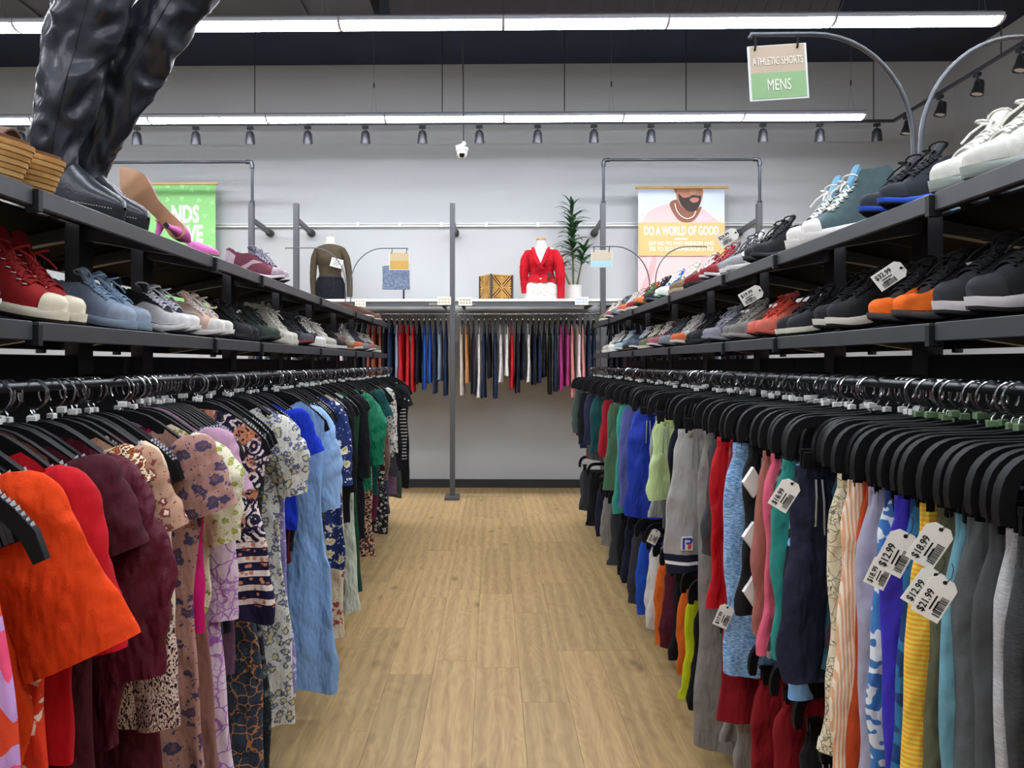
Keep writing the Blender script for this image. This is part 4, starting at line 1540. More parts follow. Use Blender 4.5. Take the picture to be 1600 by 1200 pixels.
by = {}
for s in SHOE_LOG:
    by.setdefault((s[0], s[1], s[8]), []).append(s)
for (side, level, back), lst in by.items():
    lst.sort(key=lambda s: s[2])
    descs = [s[5] for s in lst]
    for i, (sd, lv, yc, kind, cols, desc, gap, inset, bk, yaws, scl) in enumerate(lst):
        where = '%s %s shelf' % (sd, lv) + (' back side' if bk else '')
        for q, w in enumerate(('nearer', 'farther')):
            lab = '%s %s, %s' % (w, desc, where)
            if descs.count(desc) > 1:
                n = descs[:i].count(desc)
                lab = '%s %s of the %s such pair, %s' % (w, desc, ORD[n], where)
            shoe(kind, cols, sd, lv, yc + (q - .5) * gap, lab, 'pairs of shoes on the racks', inset + (.006 if q else 0), bk, yaws[q] + random.Random(i * 7 + q).uniform(-.05, .05), scl)

# ------------------------------------------------------------------ tall slouch boots
BOOT = M('22262f', .3, 0, .5, .12, 9, .25, 120, name='black leather')
BOOT_SOLE = M('1d2026', .5, 0, .4, .05, name='black boot rubber')


def boot(y, inset, lean, label, seed, side_lean=0.):
    loc, rot = shelf_pose('left', 'upper', y, inset)
    t = thing('tall_boot', label, 'boot', loc, (0, TILT, rot[2]), 'tall black boots')
    l = Last('court')
    L_ = .325
    r = random.Random(seed)
    st = l.stations(24, 0, 1)
    def ring(tt, prf):
        hw = max(.004, l.hw(tt) * 1.0)
        return [Vector((tt * L_ - L_, hw * a, l.zb(tt) * .5 + .032 * b)) for a, b in prf]
    MB().loft([ring(q, [(-.97, 0), (.97, 0), (1.03, .35), (1.02, 1), (-1.02, 1), (-1.03, .35)]) for q in st]).build('sole', BOOT_SOLE, t, True, 45)
    # welt stitching
    wl = MB()
    for sg in (-1, 1):
        for k in range(44):
            q = .08 + .86 * k / 44
            q2 = q + .010
            wl.tube([(q * L_ - L_, sg * l.hw(q) * 1.03, .028 + l.zb(q) * .5), (q2 * L_ - L_, sg * l.hw(q2) * 1.03, .028 + l.zb(q2) * .5)], .0012, 4)
    wl.build('welt_stitching', M('c9c9c4', .7), t)
    # foot: toe to ankle as cross-sections along the foot
    top = [(0, .1), (.1, .13), (.3, .14), (.45, .12), (.6, .09), (.75, .062), (.9, .045), (.97, .032), (1, .006)]
    rings = []
    for q in l.stations(24, .006, .99):
        hw = max(.003, l.hw(q) * .95)
        H = curve(top, q)
        rings.append([Vector((q * L_ - L_, hw * math.sin(s * PI / 2) if abs(s) < 1 else hw * s, .03 + H * math.cos(s * PI / 2) ** .7)) for s in [-1 + k / 9 for k in range(19)]])
    MB().loft(rings, False, True, False).build('foot', BOOT, t, True, 70)
    # slouching shaft
    rings = []
    M_ = 80
    Hh = .82
    for k in range(M_ + 1):
        s = k / M_
        z = .07 + Hh * s
        cx = -L_ + .092 + lean * s ** 1.3 * 1.25
        cy = side_lean * s
        rx = curve([(0, .088), (.08, .074), (.18, .07), (.34, .084), (.6, .096), (1, .104)], s)
        ry = rx * curve([(0, .5), (.15, .72), (1, .78)], s)
        ring_ = []
        for j in range(56):
            a = 2 * PI * j / 56
            p = Vector((math.cos(a), math.sin(a), 0))
            n = mnoise.noise(Vector((p.x * 1.6 + seed, p.y * 1.6, s * 8 + .9 * math.sin(a + seed)))) * .016
            n += abs(mnoise.noise(Vector((p.x * 1.1 + seed * 2, p.y * 1.1 + 3, s * 13 + 1.6 * math.sin(a + seed))))) * -.024 * (1 - .35 * s) + .005
            if s < .1:
                n *= s / .1
            ring_.append(Vector((cx + p.x * (rx + n), cy + p.y * (ry + n), z + .012 * math.sin(a * 2 + seed) * s + .006 * math.sin(a + s * 20))))
        rings.append(ring_)
    inner = [[Vector((lerp(cx, p.x, .93), lerp(cy, p.y, .93), p.z - .1)) for p in rings[-1]]]
    MB().loft(rings + inner, True, False, True).build('shaft', BOOT, t, True, 75)
    # seam up the side
    sp = [r_[45] + Vector((0, -.0015, 0)) for r_ in rings[3:]]
    MB().tube(sp, .0018, 5).build('side_seam', M('15171b', .5), t, True)
    return t


boot(2.08, .004, .04, 'nearer of two tall slouchy black leather boots on the left upper shelf', 3, 0)
boot(2.22, .002, .2, 'farther tall slouchy black boot, shaft leaning over towards the aisle', 8, .02)

# ------------------------------------------------------------------ cork wedge sandals
CORK = M('b98a4f', .75, 0, .3, .25, 25, .4, 90, name='cork')
CORK_D = M('8e6534', .75, 0, .3, .2, 25, .4, 90, name='dark cork line')
for i, (y, w) in enumerate(((1.63, 'nearer'), (1.75, 'farther'))):
    loc, rot = shelf_pose('left', 'upper', y, .012)
    t = thing('wedge_sandal', '%s cork platform sandal beside the black boots' % w, 'sandal', loc, (0, TILT, .03 - .06 * i), 'cork platform sandals')
    l = Last('court')
    st = l.stations(22, 0, 1)
    nl = 7
    for k in range(nl):
        def ring(q, k=k):
            h0 = curve([(0, .11), (.3, .1), (.6, .088), (1, .085)], q)
            hw = max(.004, l.hw(q) * (.92 + .02 * k))
            return [Vector((q * .265 - .265 + .004 * k * (q - .4), a * hw, h0 * (k + b) / nl)) for a, b in ((-1, .04), (1, .04), (1.03, .5), (1, .96), (-1, .96), (-1.03, .5))]
        MB().loft([ring(q) for q in st]).build('cork_layer', CORK if k % 2 == 0 else M('c79c60', .75, 0, .3, .2, 25, .4, 90, name='light cork'), t, True, 40)
    MB().loft([[Vector((q * .265 - .265, a * max(.004, l.hw(q) * 1.0), curve([(0, .11), (.3, .1), (.6, .088), (1, .085)], q) + b)) for a, b in ((-1, 0), (1, 0), (1, .008), (-1, .008))] for q in st]).build('footbed', M('6d4a30', .6), t, True, 40)
    for q0 in (.5,):
        pth = [(q0 * .265 - .265, math.sin(a) * l.hw(q0) * 1.0, .09 + .045 * math.cos(a)) for a in [-PI / 2 + PI * k / 10 for k in range(11)]]
        MB().bar(pth, .034, .004, (1, 0, 0)).build('strap', M('5a3a28', .55), t, True)

# ------------------------------------------------------------------ pink pointed pumps
PINK = M('e36fc0', .5, 0, .4, .05, 40, .1, name='pink satin')
TAN_SOLE = M('d2a27c', .5, 0, .4, .05, 20, name='tan leather sole')


def pump(loc, rot, label):
    t = thing('pointed_pump', label, 'high heel', loc, rot, 'pink pumps')
    L_ = .25
    HWp = [(0, .25), (.03, .5), (.1, .62), (.3, .5), (.45, .52), (.6, .86), (.7, 1), (.8, .84), (.9, .45), (.97, .16), (1, .04)]
    hw = lambda q: max(.002, curve(HWp, q) * .042)
    zb = lambda q: curve([(0, .085), (.15, .082), (.3, .065), (.45, .035), (.6, .008), (.75, .0), (1, .006)], q)
    st = [k / 28 for k in range(29)]
    MB().loft([[Vector((q * L_ - L_, a * hw(q), zb(q) + b)) for a, b in ((-1, 0), (-.5, -.0015), (.5, -.0015), (1, 0), (1, .004), (-1, .004))] for q in st]).build('sole', TAN_SOLE, t, True, 40)
    top = [(0, .058), (.1, .06), (.3, .035), (.5, .022), (.62, .034), (.75, .034), (.9, .022), (1, .006)]
    rings = []
    for q in st:
        H = curve(top, q)
        o = sst(.05, .12, q) * (1 - sst(.55, .66, q))
        ring_ = []
        for s in [-1 + k / 9 for k in range(19)]:
            y = hw(q) * 1.02 * math.sin(s * PI / 2)
            z = zb(q) + .004 + H * math.cos(s * PI / 2) ** .7
            if abs(s) < .5:
                z = lerp(z, zb(q) + .006 + H * .75 * (abs(s) / .5) ** 6, o)
            ring_.append(Vector((q * L_ - L_, y, z)))
        rings.append(ring_)
    MB().loft(rings, False, True, False).build('upper', PINK, t, True, 70)
    MB().loft([[Vector((-L_ + .02 + dx + r * math.cos(a), r * .85 * math.sin(a), z)) for a in [2 * PI * k / 14 for k in range(14)]] for dx, r, z in ((.002, .019, .088), (-.002, .013, .06), (-.006, .009, .03), (-.008, .0085, .0))]).build('heel', PINK, t, True, 50)
    MB().bar([(-L_ + .012, 0, .001), (-L_ + .012, 0, -.004)], .014, .014).build('heel_tip', M('1c1c1e', .5), t)
    return t


# one pump tipped on end, its sole turned to the aisle; its mate lying along the rail behind
_t = pump((0, 0, 0), (0, 0, 0), 'pink pointed pump propped toe-up with its tan sole showing')
_ax = Vector((-.64, .12, .76)).normalized()
_az = Vector((-.1, 1, .05))
_az = (_az - _ax * _az.dot(_ax)).normalized()
_t.rotation_euler = Matrix((_ax, _az.cross(_ax), _az)).transposed().to_euler()
_t.location = at(186, 259, 2.42)
_t.scale = (1.08,) * 3
_p = pump((0, 0, 0), (0, 0, 0), 'pink pointed pump lying flat along the left upper rail')
_l, _r = shelf_pose('left', 'upper', 2.95, .02)
_p.location = (_l[0], 2.86, _l[2] + .012)
_p.rotation_euler = (0, TILT, .1)
# ------------------------------------------------------------------ hangers
HANG = [(0, -.082), (.03, -.084), (.06, -.093), (.09, -.11), (.13, -.138), (.17, -.168), (.2, -.198), (.217, -.235)]


def hang_z(x):
    return curve(HANG, abs(x))


hook_pts = [(-.026 * math.cos(a) * -1, 0, -.012 + .027 * math.sin(a)) for a in [math.radians(-35 + 15 * k) for k in range(17)]]
hook_pts = [(.03 * math.cos(math.radians(215 - 15 * k)), 0, -.016 + .03 * math.sin(math.radians(215 - 15 * k))) for k in range(0, 20)]
hook_pts += [(-.006, 0, -.044), (0, 0, -.055), (0, 0, -.086)]
hook_me = MB().tube(hook_pts, .0026, 6).mesh('hook', True)
cube_me = MB().bbox((0, 0, -.066), (.018, .011, .015), .002).mesh('size_marker')
arm_pts = [(x, 0, z) for x, z in HANG]
mA = MB()
full = [(-x, 0, z) for x, z in reversed(HANG[1:])] + arm_pts
mA.bar(full, .0125, [.02] + [.026] * (len(full) - 2) + [.02])
hangA = mA.mesh('hanger_body', True, 50)
gr = MB()
for s in (-1, 1):
    for k in range(9):
        x = .15 + .0072 * k
        z = hang_z(x)
        gr.loft([[Vector((s * (x + a), b, z + .012)) for a, b in ((-.004, -.0055), (.004, -.0055), (.004, .0055), (-.004, .0055))], [Vector((s * (x + .004), b, z + .021)) for b in (-.001, -.001, .001, .001)]])
    gr.bar([(s * x, 0, hang_z(x) + .011) for x in (.145, .17, .19, .205, .214)], .0115, .005)
gripA = gr.mesh('shoulder_grip')
HB = [(0, -.082), (.04, -.088), (.1, -.09), (.14, -.091), (.158, -.094), (.172, -.1), (.183, -.109), (.191, -.12), (.196, -.133), (.199, -.148), (.2, -.165), (.2, -.185)]
mB = MB()
fullB = [(-x, 0, z) for x, z in reversed(HB[1:])] + [(x, 0, z) for x, z in HB]
mB.bar(fullB, .017, [.018] + [.024] * (len(fullB) - 2) + [.018])
hangB = mB.mesh('hanger_body', True, 40)
clip_me = MB().bbox((0, -.007, -.19), (.03, .008, .05), .002).bbox((0, .007, -.19), (.03, .008, .05), .002).bar([(-.02, 0, -.165), (.02, 0, -.165)], .012, .012).mesh('clip')
GRIPM = M('b9bcc0', .5, 0, .4, .03, name='grey rubber teeth')
GREEN_CUBE = M('6d8a62', .5, 0, .4, .05, name='green size cube')


def hanger(kind, loc, rz, label, group, cube, parts=True):
    t = thing('clothes_hanger', label, 'hanger', loc, (0, 0, rz), group)
    obj('hanger_body', hangA if kind == 'A' else hangB, BLACK_PLASTIC, t)
    obj('hook', hook_me, CHROME, t)
    if cube is not None:
        rq = random.Random(int(loc[1] * 977 + loc[0] * 131))
        obj('size_marker', cube_me, cube, t, (0, 0, rq.choice((0, 0, .004, .012))), (0, 0, rq.uniform(-.4, .4)), own=True)
    if parts:
        if kind == 'A':
            obj('shoulder_grip', gripA, GRIPM, t)
        else:
            for s in (-1, 1):
                obj('clip', clip_me, BLACK_PLASTIC, t, (s * .155, 0, 0))
    return t


# ------------------------------------------------------------------ garments
def fold(x, v, ph, amp):
    return amp * (math.sin(x * 34 + ph + 1.2 * v) * .55 + math.sin(x * 61 + ph * 2.1 - .9 * v) * .3 + math.sin(x * 15 + ph * .7 + 2 * v) * .5)


def crease(x, z, s):
    n = mnoise.noise(Vector((x * 7 + s, z * 5 - s * .7, s * 1.3)))
    m = mnoise.noise(Vector((x * 15 - s, z * 11 + x * 9, s * 2.1)))
    return (1 - min(1, abs(n) * 3)) ** 2 * .009 + (1 - min(1, abs(m) * 3)) ** 2 * .004


def garment_body(length, seed, w0=.2, wmid=.185, w1=.2, thick=.02, amp=.016, nx=22, nz=20, neck=.07, ztop=None, tiers=(), drop=0., xs=0., hemwave=.012):
    """flattened tube of cloth hung from a hanger; x across, z down"""
    r = random.Random(seed)
    ph = r.random() * 6
    rings = []
    n = nx * 2
    for k in range(nz + 1):
        v = k / nz
        ring = []
        w = curve([(0, w0), (.3, wmid), (1, w1)], v)
        for t0, g in tiers:
            if v > t0:
                w += g * sst(t0, t0 + .03, v)
        b = thick * (.35 + .65 * sst(0, .25, v))
        for j in range(n):
            a = 2 * PI * j / n
            ca, sa = math.cos(a), math.sin(a)
            cx = math.copysign(abs(ca) ** .75, ca)
            x = w * cx + xs * v + .011 * v * math.sin(7 * v + ph * 3) + .006 * math.sin(17 * v + ph) * v
            sg = math.copysign(abs(sa) ** .7, sa)
            y = b * sg + fold(x, v * 3, ph, amp * (.15 + .85 * v))
            zt = (hang_z(min(.21, abs(w0 * cx))) + .012 if ztop is None else ztop)
            if ztop is None:
                zt -= neck * (1 - sst(.03, .115, abs(w0 * cx))) + .003 * (1 - abs(sg))
            zt -= drop
            zb = -length + hemwave * math.sin(x * 25 + ph) + .5 * hemwave * sg
            z = lerp(zt, zb, v)
            if nx > 20:
                y -= sa * 0 + (crease(x, z, seed % 17) if sa < 0 else 0)
            for t0, g in tiers:
                if abs(v - t0) < .04:
                    y += .004 * sg * math.sin(x * 160)
            ring.append(Vector((x, y, z)))
        rings.append(ring)
    # fold the hem inwards so the opening reads as cloth
    last = [Vector((p.x * .97, p.y * .6, p.z + .035)) for p in rings[-1]]
    first = [Vector((p.x * .98, p.y * .5, p.z - .02)) for p in rings[0]]
    return MB().loft([first] + rings + [last])


def sleeve_mesh(length, out, r0, rm, r1, seed, flat=.5, x0=.155, z0=-.135, n=32, m=26, wr=.045, yout=0.):
    r = random.Random(seed)
    ph = r.random() * 6
    path, rad = [], []
    rings = []
    for k in range(m + 1):
        s = k / m
        c = Vector((x0 + out * length * s ** 1.1, yout * s, z0 - length * s * math.sqrt(max(.2, 1 - out * out))))
        R_ = curve([(0, r0), (.5, rm), (1, r1)], s)
        d = Vector((out, 0, -math.sqrt(max(.2, 1 - out * out)))).normalized()
        R_ *= math.sqrt(max(.02, 1 - (1 - min(1, s / .2)) ** 2))
        u = Vector((-d.z, 0, d.x))
        ring = []
        for j in range(n):
            a = 2 * PI * j / n
            q = 1 + wr * math.sin(3 * a + ph + 9 * s) + wr * .7 * math.sin(5 * a - ph + 15 * s) + wr * .5 * math.sin(s * 34 + 2 * a)
            cr = crease(R_ * math.cos(a) * 1.2, s * length, seed % 13) * (1 if math.sin(a) < .3 else 0)
            ring.append(c + u * (R_ * q * math.cos(a)) + Vector((0, R_ * flat * q * math.sin(a) - cr, 0)))
        rings.append(ring)
    c0 = sum(rings[-1], Vector()) / n
    inner = [c0 + (p - c0) * .9 - d * .05 for p in rings[-1]]
    return MB().loft(rings + [inner])


def dress(y, desc, mat, length=1.0, side='left', sleeve=None, smat=None, label=None, hi=False, seed=None, w0=.2, wmid=.18, w1=.2, thick=.02, amp=.016, neck=.07, tiers=(), rz=0., dx=0., drop=0., kindname='dress', cat='dress', cube=True, xs=0., hang=True, hlabel=None, extra=None):
    sg = -1 if side == 'left' else 1
    seed = seed if seed is not None else int(y * 1000)
    loc = (sg * (XROD + dx), y, ROD_Z)
    rot = (0 if sg < 0 else PI) + rz
    t = thing(kindname, label, cat, loc, (0, 0, rot), 'clothes on the %s rack' % side)
    nx, nz = (30, 30) if hi else (16, 12)
    garment_body(length, seed, w0, wmid, w1, thick, amp, nx, nz, neck, tiers=tiers, drop=drop, xs=xs).build('body', mat, t, True, 80)
    if sleeve:
        sm = sleeve_mesh(seed=seed + 1, **sleeve)
        me = sm.mesh('sleeve', True, 80)
        obj('sleeve', me, smat or mat, t)
        obj('sleeve', me, smat or mat, t, rot=(0, 0, PI))
    if extra:
        extra(t)
    if hang:
        hanger('A', loc, rot, hlabel, 'black hangers on the %s rack' % side, WHITE_PLASTIC if cube else None, y < 4.2)
    return t


SL = dict(
    short=dict(length=.2, out=.35, r0=.07, rm=.075, r1=.075),
    long=dict(length=.5, out=.08, r0=.06, rm=.055, r1=.04, flat=.5),
    puff=dict(length=.3, out=.25, r0=.05, rm=.1, r1=.045, flat=.55, wr=.09),
    puffl=dict(length=.46, out=.16, r0=.06, rm=.105, r1=.05, flat=.5, wr=.09),
    bell=dict(length=.33, out=.4, r0=.08, rm=.09, r1=.1, flat=.3, wr=.02),
    cap=dict(length=.1, out=.5, r0=.055, rm=.06, r1=.055),
)

ORANGE = cloth('e8440c', wr=.5)
VELVET = cloth('5a1428', rough=.55, sheen=0., wr=.6)
LEFT = [
    # y, description (garment), material, kwargs
    (.98, 'lime and pink printed dress', cloth('c9cf3a', 'multi', 'd9a5cf', 'e9496b', 1.1, c4='c48fd0'), dict(length=.9)),
    (1.1, 'pink lavender and navy abstract print dress', cloth('ded2e6', 'multi', 'f0527a', 'c79bd6', .8, c4='e04a2b'), dict(length=1.25, w0=.13, wmid=.18, w1=.26, dx=-.09, hi=True)),
    (1.24, 'bright orange blouse with a wide elbow sleeve', ORANGE, dict(length=.62, sleeve=SL['bell'], hi=True, kindname='blouse', cat='blouse', w0=.21, neck=.03)),
    (1.31, 'orange red dress with big cream flowers', cloth('d9391a', 'floral', 'e9dcc0', 'd9391a', .75), dict(length=1.3, w1=.23, hi=True, drop=.02)),
    (1.37, 'plain red knit top', cloth('c2101f', wr=.25), dict(length=.66, sleeve=dict(length=.34, out=.2, r0=.07, rm=.075, r1=.07), hi=True, kindname='top', cat='top')),
    (1.42, 'brown fuzzy cardigan slumped on its hanger', cloth('4f2f26', 'heather', '6e4636', None, .8, sheen=.8, wr=.6), dict(length=.5, hi=True, kindname='cardigan', cat='cardigan', w0=.16, neck=.0, wmid=.13)),
    (1.47, 'plum maroon long dress', cloth('4a1724', wr=.4), dict(length=1.3, w1=.22, hi=True, sleeve=SL['short'])),
    (1.56, 'maroon velvet blouse with a full puffed sleeve', VELVET, dict(length=.72, sleeve=SL['puffl'], hi=True, kindname='blouse', cat='blouse', w0=.21, neck=.03)),
    (1.6, 'brown and cream printed blouse with rust trim', cloth('6b2f1a', 'leopard', 'e4d2b2', 'a05528', 1.2), dict(length=.6, hi=True, kindname='blouse', cat='blouse', sleeve=SL['cap'])),
    (1.64, 'tan blossom print blouse with a ruffled cap sleeve', cloth('b08a72', 'floral', '7a3f38', 'ecd8c4', 1.8), dict(length=.6, hi=True, kindname='blouse', cat='blouse', sleeve=SL['short'])),
    (1.68, 'speckled pink and black knit sweater with a long sleeve', cloth('2a171a', 'knit', 'c7a79a', 'e4d5c6', 1.1), dict(length=.75, hi=True, sleeve=dict(length=.62, out=.1, r0=.06, rm=.062, r1=.045), kindname='sweater', cat='sweater')),
    (1.73, 'deep wine long dress', cloth('4f1420', wr=.5), dict(length=1.32, w1=.23, hi=True)),
    (1.8, 'pale cream blouse with a pink lining', cloth('e3cfb0', wr=.3), dict(length=.6, dx=.03, w0=.19, hi=True, kindname='blouse', cat='blouse', sleeve=SL['long'])),
    (1.9, 'dusty rose dress with navy flower sprigs', cloth('a97f74', 'floral', '47405c', '6d4c52', 1.25), dict(length=1.3, w0=.21, w1=.25, dx=-.03, hi=True, amp=.024, sleeve=SL['short'])),
    (1.95, 'hot pink long sleeve blouse', cloth('d01470', wr=.3), dict(length=.68, hi=True, kindname='blouse', cat='blouse', sleeve=dict(length=.5, out=.04, r0=.06, rm=.06, r1=.05))),
    (2.0, 'cream blouse with tiny yellow and green flowers', cloth('dcd6bb', 'floral', '8d9a55', 'c9a93c', 2.4), dict(length=.6, hi=True, kindname='blouse', cat='blouse', sleeve=SL['puff'])),
    (2.06, 'rosy taupe long dress', cloth('8d6259', wr=.35), dict(length=1.28, hi=True, w1=.22)),
    (2.12, 'mauve pink blouse with a wide shoulder', cloth('bf95b0', wr=.3), dict(length=.45, hi=True, kindname='blouse', cat='blouse', w0=.215, neck=.0, sleeve=SL['short'])),
    (2.2, 'pale lilac dress with purple line-drawn flowers', cloth('dcc6d4', 'lines', 'a463b5', 'b783c4', .9), dict(length=1.3, w0=.195, w1=.25, dx=.02, hi=True, sleeve=dict(length=.55, out=.05, r0=.06, rm=.07, r1=.06))),
    (2.36, 'navy and peach paisley top with a banded hem', cloth('1e1a3a', 'paisley', 'e9d9d0', 'd08a68', 1.1, c4=-.5), dict(length=.74, w0=.225, w1=.25, dx=-.045, hi=True, kindname='top', cat='top', amp=.02, neck=.02)),
    (2.46, 'black and slate dress with gold fern sprigs', cloth('3a4453', 'lines', 'c98a55', '1d222b', 1.1), dict(length=1.35, w1=.225, hi=True)),
    (2.58, 'black foliage print dress', cloth('22262b', 'floral', '56605f', '8c918a', 1.6), dict(length=1.3, hi=True, w1=.21)),
    (2.74, 'white and navy flowered dress with a puffed sleeve', cloth('d6d6cd', 'floral', '5b6285', 'c9c38a', 1.9, thr=.74), dict(length=1.25, hi=True, w1=.235, sleeve=SL['puff'])),
    (2.88, 'lilac dress with tiny white flowers', cloth('8b84c2', 'floral', 'd9d5ea', 'b9b2dd', 2.2), dict(length=1.2, hi=True, w1=.22)),
    (3.02, 'royal blue short sleeve top', cloth('1636c4', wr=.3), dict(length=.6, hi=True, kindname='top', cat='top', sleeve=SL['short'])),
    (3.22, 'light blue tiered cotton dress', cloth('8fb9ee', wr=.45), dict(length=1.32, w0=.205, wmid=.19, w1=.245, dx=-.045, hi=True, amp=.024, tiers=((.5, .015), (.85, .012)))),
    (3.34, 'light blue chambray blouse with a gathered puff sleeve', cloth('9bc2f0', wr=.45), dict(length=.62, hi=True, kindname='blouse', cat='blouse', sleeve=SL['puffl'])),
    (3.55, 'grey and black speckled dress', cloth('33363d', 'floral', 'b9b6a8', '6e6f78', 2.0), dict(length=1.15, hi=True)),
    (3.78, 'navy dress with large white daisies', cloth('25366f', 'floral', 'e6e2cf', 'd9c66a', .9), dict(length=.95, w0=.215, w1=.235, hi=True, sleeve=dict(length=.42, out=.08, r0=.065, rm=.085, r1=.07))),
    (3.92, 'cream dress with trailing red roses', cloth('ded2b8', 'floral', 'a84a4a', '55613f', 1.1), dict(length=1.36, hi=True)),
    (4.05, 'black wide sleeve blouse', cloth('101118'), dict(length=.8, kindname='blouse', cat='blouse', sleeve=SL['long'])),
    (4.18, 'mint white gauze skirt dress', cloth('cfdacb', wr=.7), dict(length=1.3, w1=.23)),
    (4.35, 'forest green long dress', cloth('1b4a34'), dict(length=1.25)),
    (4.55, 'blue black jacket', cloth('14161f'), dict(length=1.0, kindname='jacket', cat='jacket', sleeve=SL['long'])),
    (4.8, 'emerald green satin blouse with a full sleeve', cloth('0f7a58', rough=.5, wr=.6), dict(length=.75, kindname='blouse', cat='blouse', sleeve=SL['puffl'])),
    (4.95, 'pink-flecked black leopard dress', cloth('161314', 'leopard', 'd9ae94', '5a3a34', .8), dict(length=1.2)),
    (5.2, 'deep teal dress', cloth('0d4a47', wr=.5), dict(length=.85, sleeve=SL['short'])),
    (5.45, 'white-sprigged black dress', cloth('16171a', 'floral', 'c9c6bb', '85837a', 1.8), dict(length=1.15)),
    (5.65, 'taupe ribbed dress', cloth('7d5f58', wr=.5), dict(length=.8)),
    (5.85, 'white and black confetti blouse', cloth('cfcdc6', 'floral', '26262a', '55565a', 2.6), dict(length=.65, kindname='blouse', cat='blouse', sleeve=SL['long'])),
    (6.1, 'charcoal knit dress', cloth('3a3b40'), dict(length=.85)),
    (6.4, 'polka dot black dress', cloth('131419', 'dots', 'e6e4dc', None, .55, thr=.14), dict(length=.85, sleeve=SL['short'])),
    (6.75, 'black shirt with white chevrons', cloth('17181c', 'stripe', 'c9c7c0', None, .9, thr=.8), dict(length=.8, kindname='shirt', cat='shirt')),
    (7.1, 'plain black long skirt dress', cloth('121318'), dict(length=1.1)),
]
PAL_L = ['5a1a24', '24262e', '8a2a3a', '6e4a3a', '33415e', 'a0786a', '2a2c33', '7d5a78', 'c2b49a', '1e2f4f', '46524a', '15161a', '6a2d4a', '5d6d86']


def shortd(d):
    return ' '.join(d.split(' with ')[0].split(' slumped')[0].split()[:6])


_cnt = {}


def nth_behind(kind, d):
    k = (kind, d)
    _cnt[k] = _cnt.get(k, 0) + 1
    return '%s black %s hanger behind the %s' % (ORD[_cnt[k] - 1], kind, shortd(d))


LEFT.sort(key=lambda g: g[0])
for i, (y, d, m, kw) in enumerate(LEFT):
    near, far = i > 0 and LEFT[i - 1][1], i < len(LEFT) - 1 and LEFT[i + 1][1]
    lab = d + ' on the left rack'
    rr = random.Random(i)
    kw = dict(kw)
    kw.setdefault('rz', rr.uniform(-.07, .07))
    kw.setdefault('dx', rr.uniform(-.012, .012))
    dress(y, d, m, label=lab, hlabel='black plastic hanger holding the ' + shortd(d), seed=100 + i, **kw)
# the packed garments between them, set a little deeper
yy = 1.14
i = 0
lasty = [g[0] for g in LEFT]
FN = ['plum', 'charcoal', 'berry', 'brown', 'slate blue', 'clay', 'graphite', 'mauve', 'beige', 'midnight blue', 'moss grey', 'black', 'magenta brown', 'steel blue']
while yy < 7.25:
    if min(abs(yy - q) for q in lasty) > .02:
        h = PAL_L[i % len(PAL_L)]
        prev = max([g for g in LEFT if g[0] <= yy], key=lambda g: g[0])
        rr = random.Random(500 + i)
        nxt = [g for g in LEFT if g[0] > yy]
        lab = '%s %s tucked right behind the %s' % (FN[i % len(FN)], 'blouse' if i % 3 else 'dress', shortd(prev[1]))
        dress(yy, '', cloth(h, wr=.4), length=rr.uniform(.55, .8) if i % 3 else rr.uniform(.9, 1.2), label=lab, seed=900 + i, w0=.175, wmid=.15, w1=.165, neck=.05, thick=.015, dx=.02, rz=rr.uniform(-.05, .05), kindname='blouse' if i % 3 else 'dress', cat='blouse' if i % 3 else 'dress', hlabel=nth_behind('plastic', prev[1]))
        i += 1
    yy += .024 if yy < 2.4 else .062 if yy < 4.5 else .1


# ------------------------------------------------------------------ shorts and trousers on the right
def shorts_mesh(length, seed, w=.19, thick=.02, amp=.012, top=-.205, flare=.02, nx=14, nz=16, lean=0.):
    r = random.Random(seed)
    ph = r.random() * 6
    mb = MB()
    crotch = .42
    for leg in (1, -1):
        rings = []
        for k in range(nz + 1):
            v = k / nz
            xi = .004 + .012 * sst(crotch, 1, v)
            xo = w * (.9 + .1 * sst(0, .15, v)) + flare * v
            cx, hw = leg * (xi + xo) / 2, (xo - xi) / 2
            b = thick * (.5 + .5 * sst(0, .2, v))
            ring = []
            for j in range(nx * 2):
                a = PI * j / nx
                ca, sa = math.cos(a), math.sin(a)
                x = cx + hw * math.copysign(abs(ca) ** .7, ca) + lean * v + (.008 * sst(0, .3, v)) * math.sin(6.5 * v + ph * 3) + .006 * math.sin(19 * v + ph * 2) * v
                y = b * math.copysign(abs(sa) ** .7, sa) + fold(x, v * 2.5, ph, amp * (.35 + .65 * v))
                if nx > 12 and sa > 0:
                    y += crease(x, v * length, seed % 19)
                if v < .07:
                    y += .0022 * math.sin(x * 420)
                z = lerp(top, -length, v) + .008 * math.sin(x * 20 + ph) * v
                ring.append(Vector((x, y, z)))
            rings.append(ring)
        last = [Vector((p.x * .985, p.y * .6, p.z + .03)) for p in rings[-1]]
        first = [Vector((p.x, p.y * .55, p.z - .03)) for p in rings[0]]
        mb.loft([first] + rings + [last])
    return mb


def waistband_mesh(seed, w=.19, thick=.014, top=-.2, h=.045, sag=0.):
    ph = random.Random(seed).random() * 6
    rings = []
    for k, (zz, g) in enumerate(((0, .82), (0.004, 1.0), (.5, 1.06), (.97, 1.02), (1, .9))):
        ring = []
        for j in range(96):
            a = 2 * PI * j / 96
            ca, sa = math.cos(a), math.sin(a)
            x = w * .93 * math.copysign(abs(ca) ** .75, ca)
            y = (thick + .002 * math.sin(x * 500)) * g * math.copysign(abs(sa) ** .7, sa) + fold(x, 0, ph, .004)
            ring.append(Vector((x, y, top - h * zz - sag * abs(math.sin(a)))))
        rings.append(ring)
    inner = [Vector((p.x * .97, p.y * .6, p.z - .03)) for p in rings[0]]
    return MB().loft([inner] + rings)


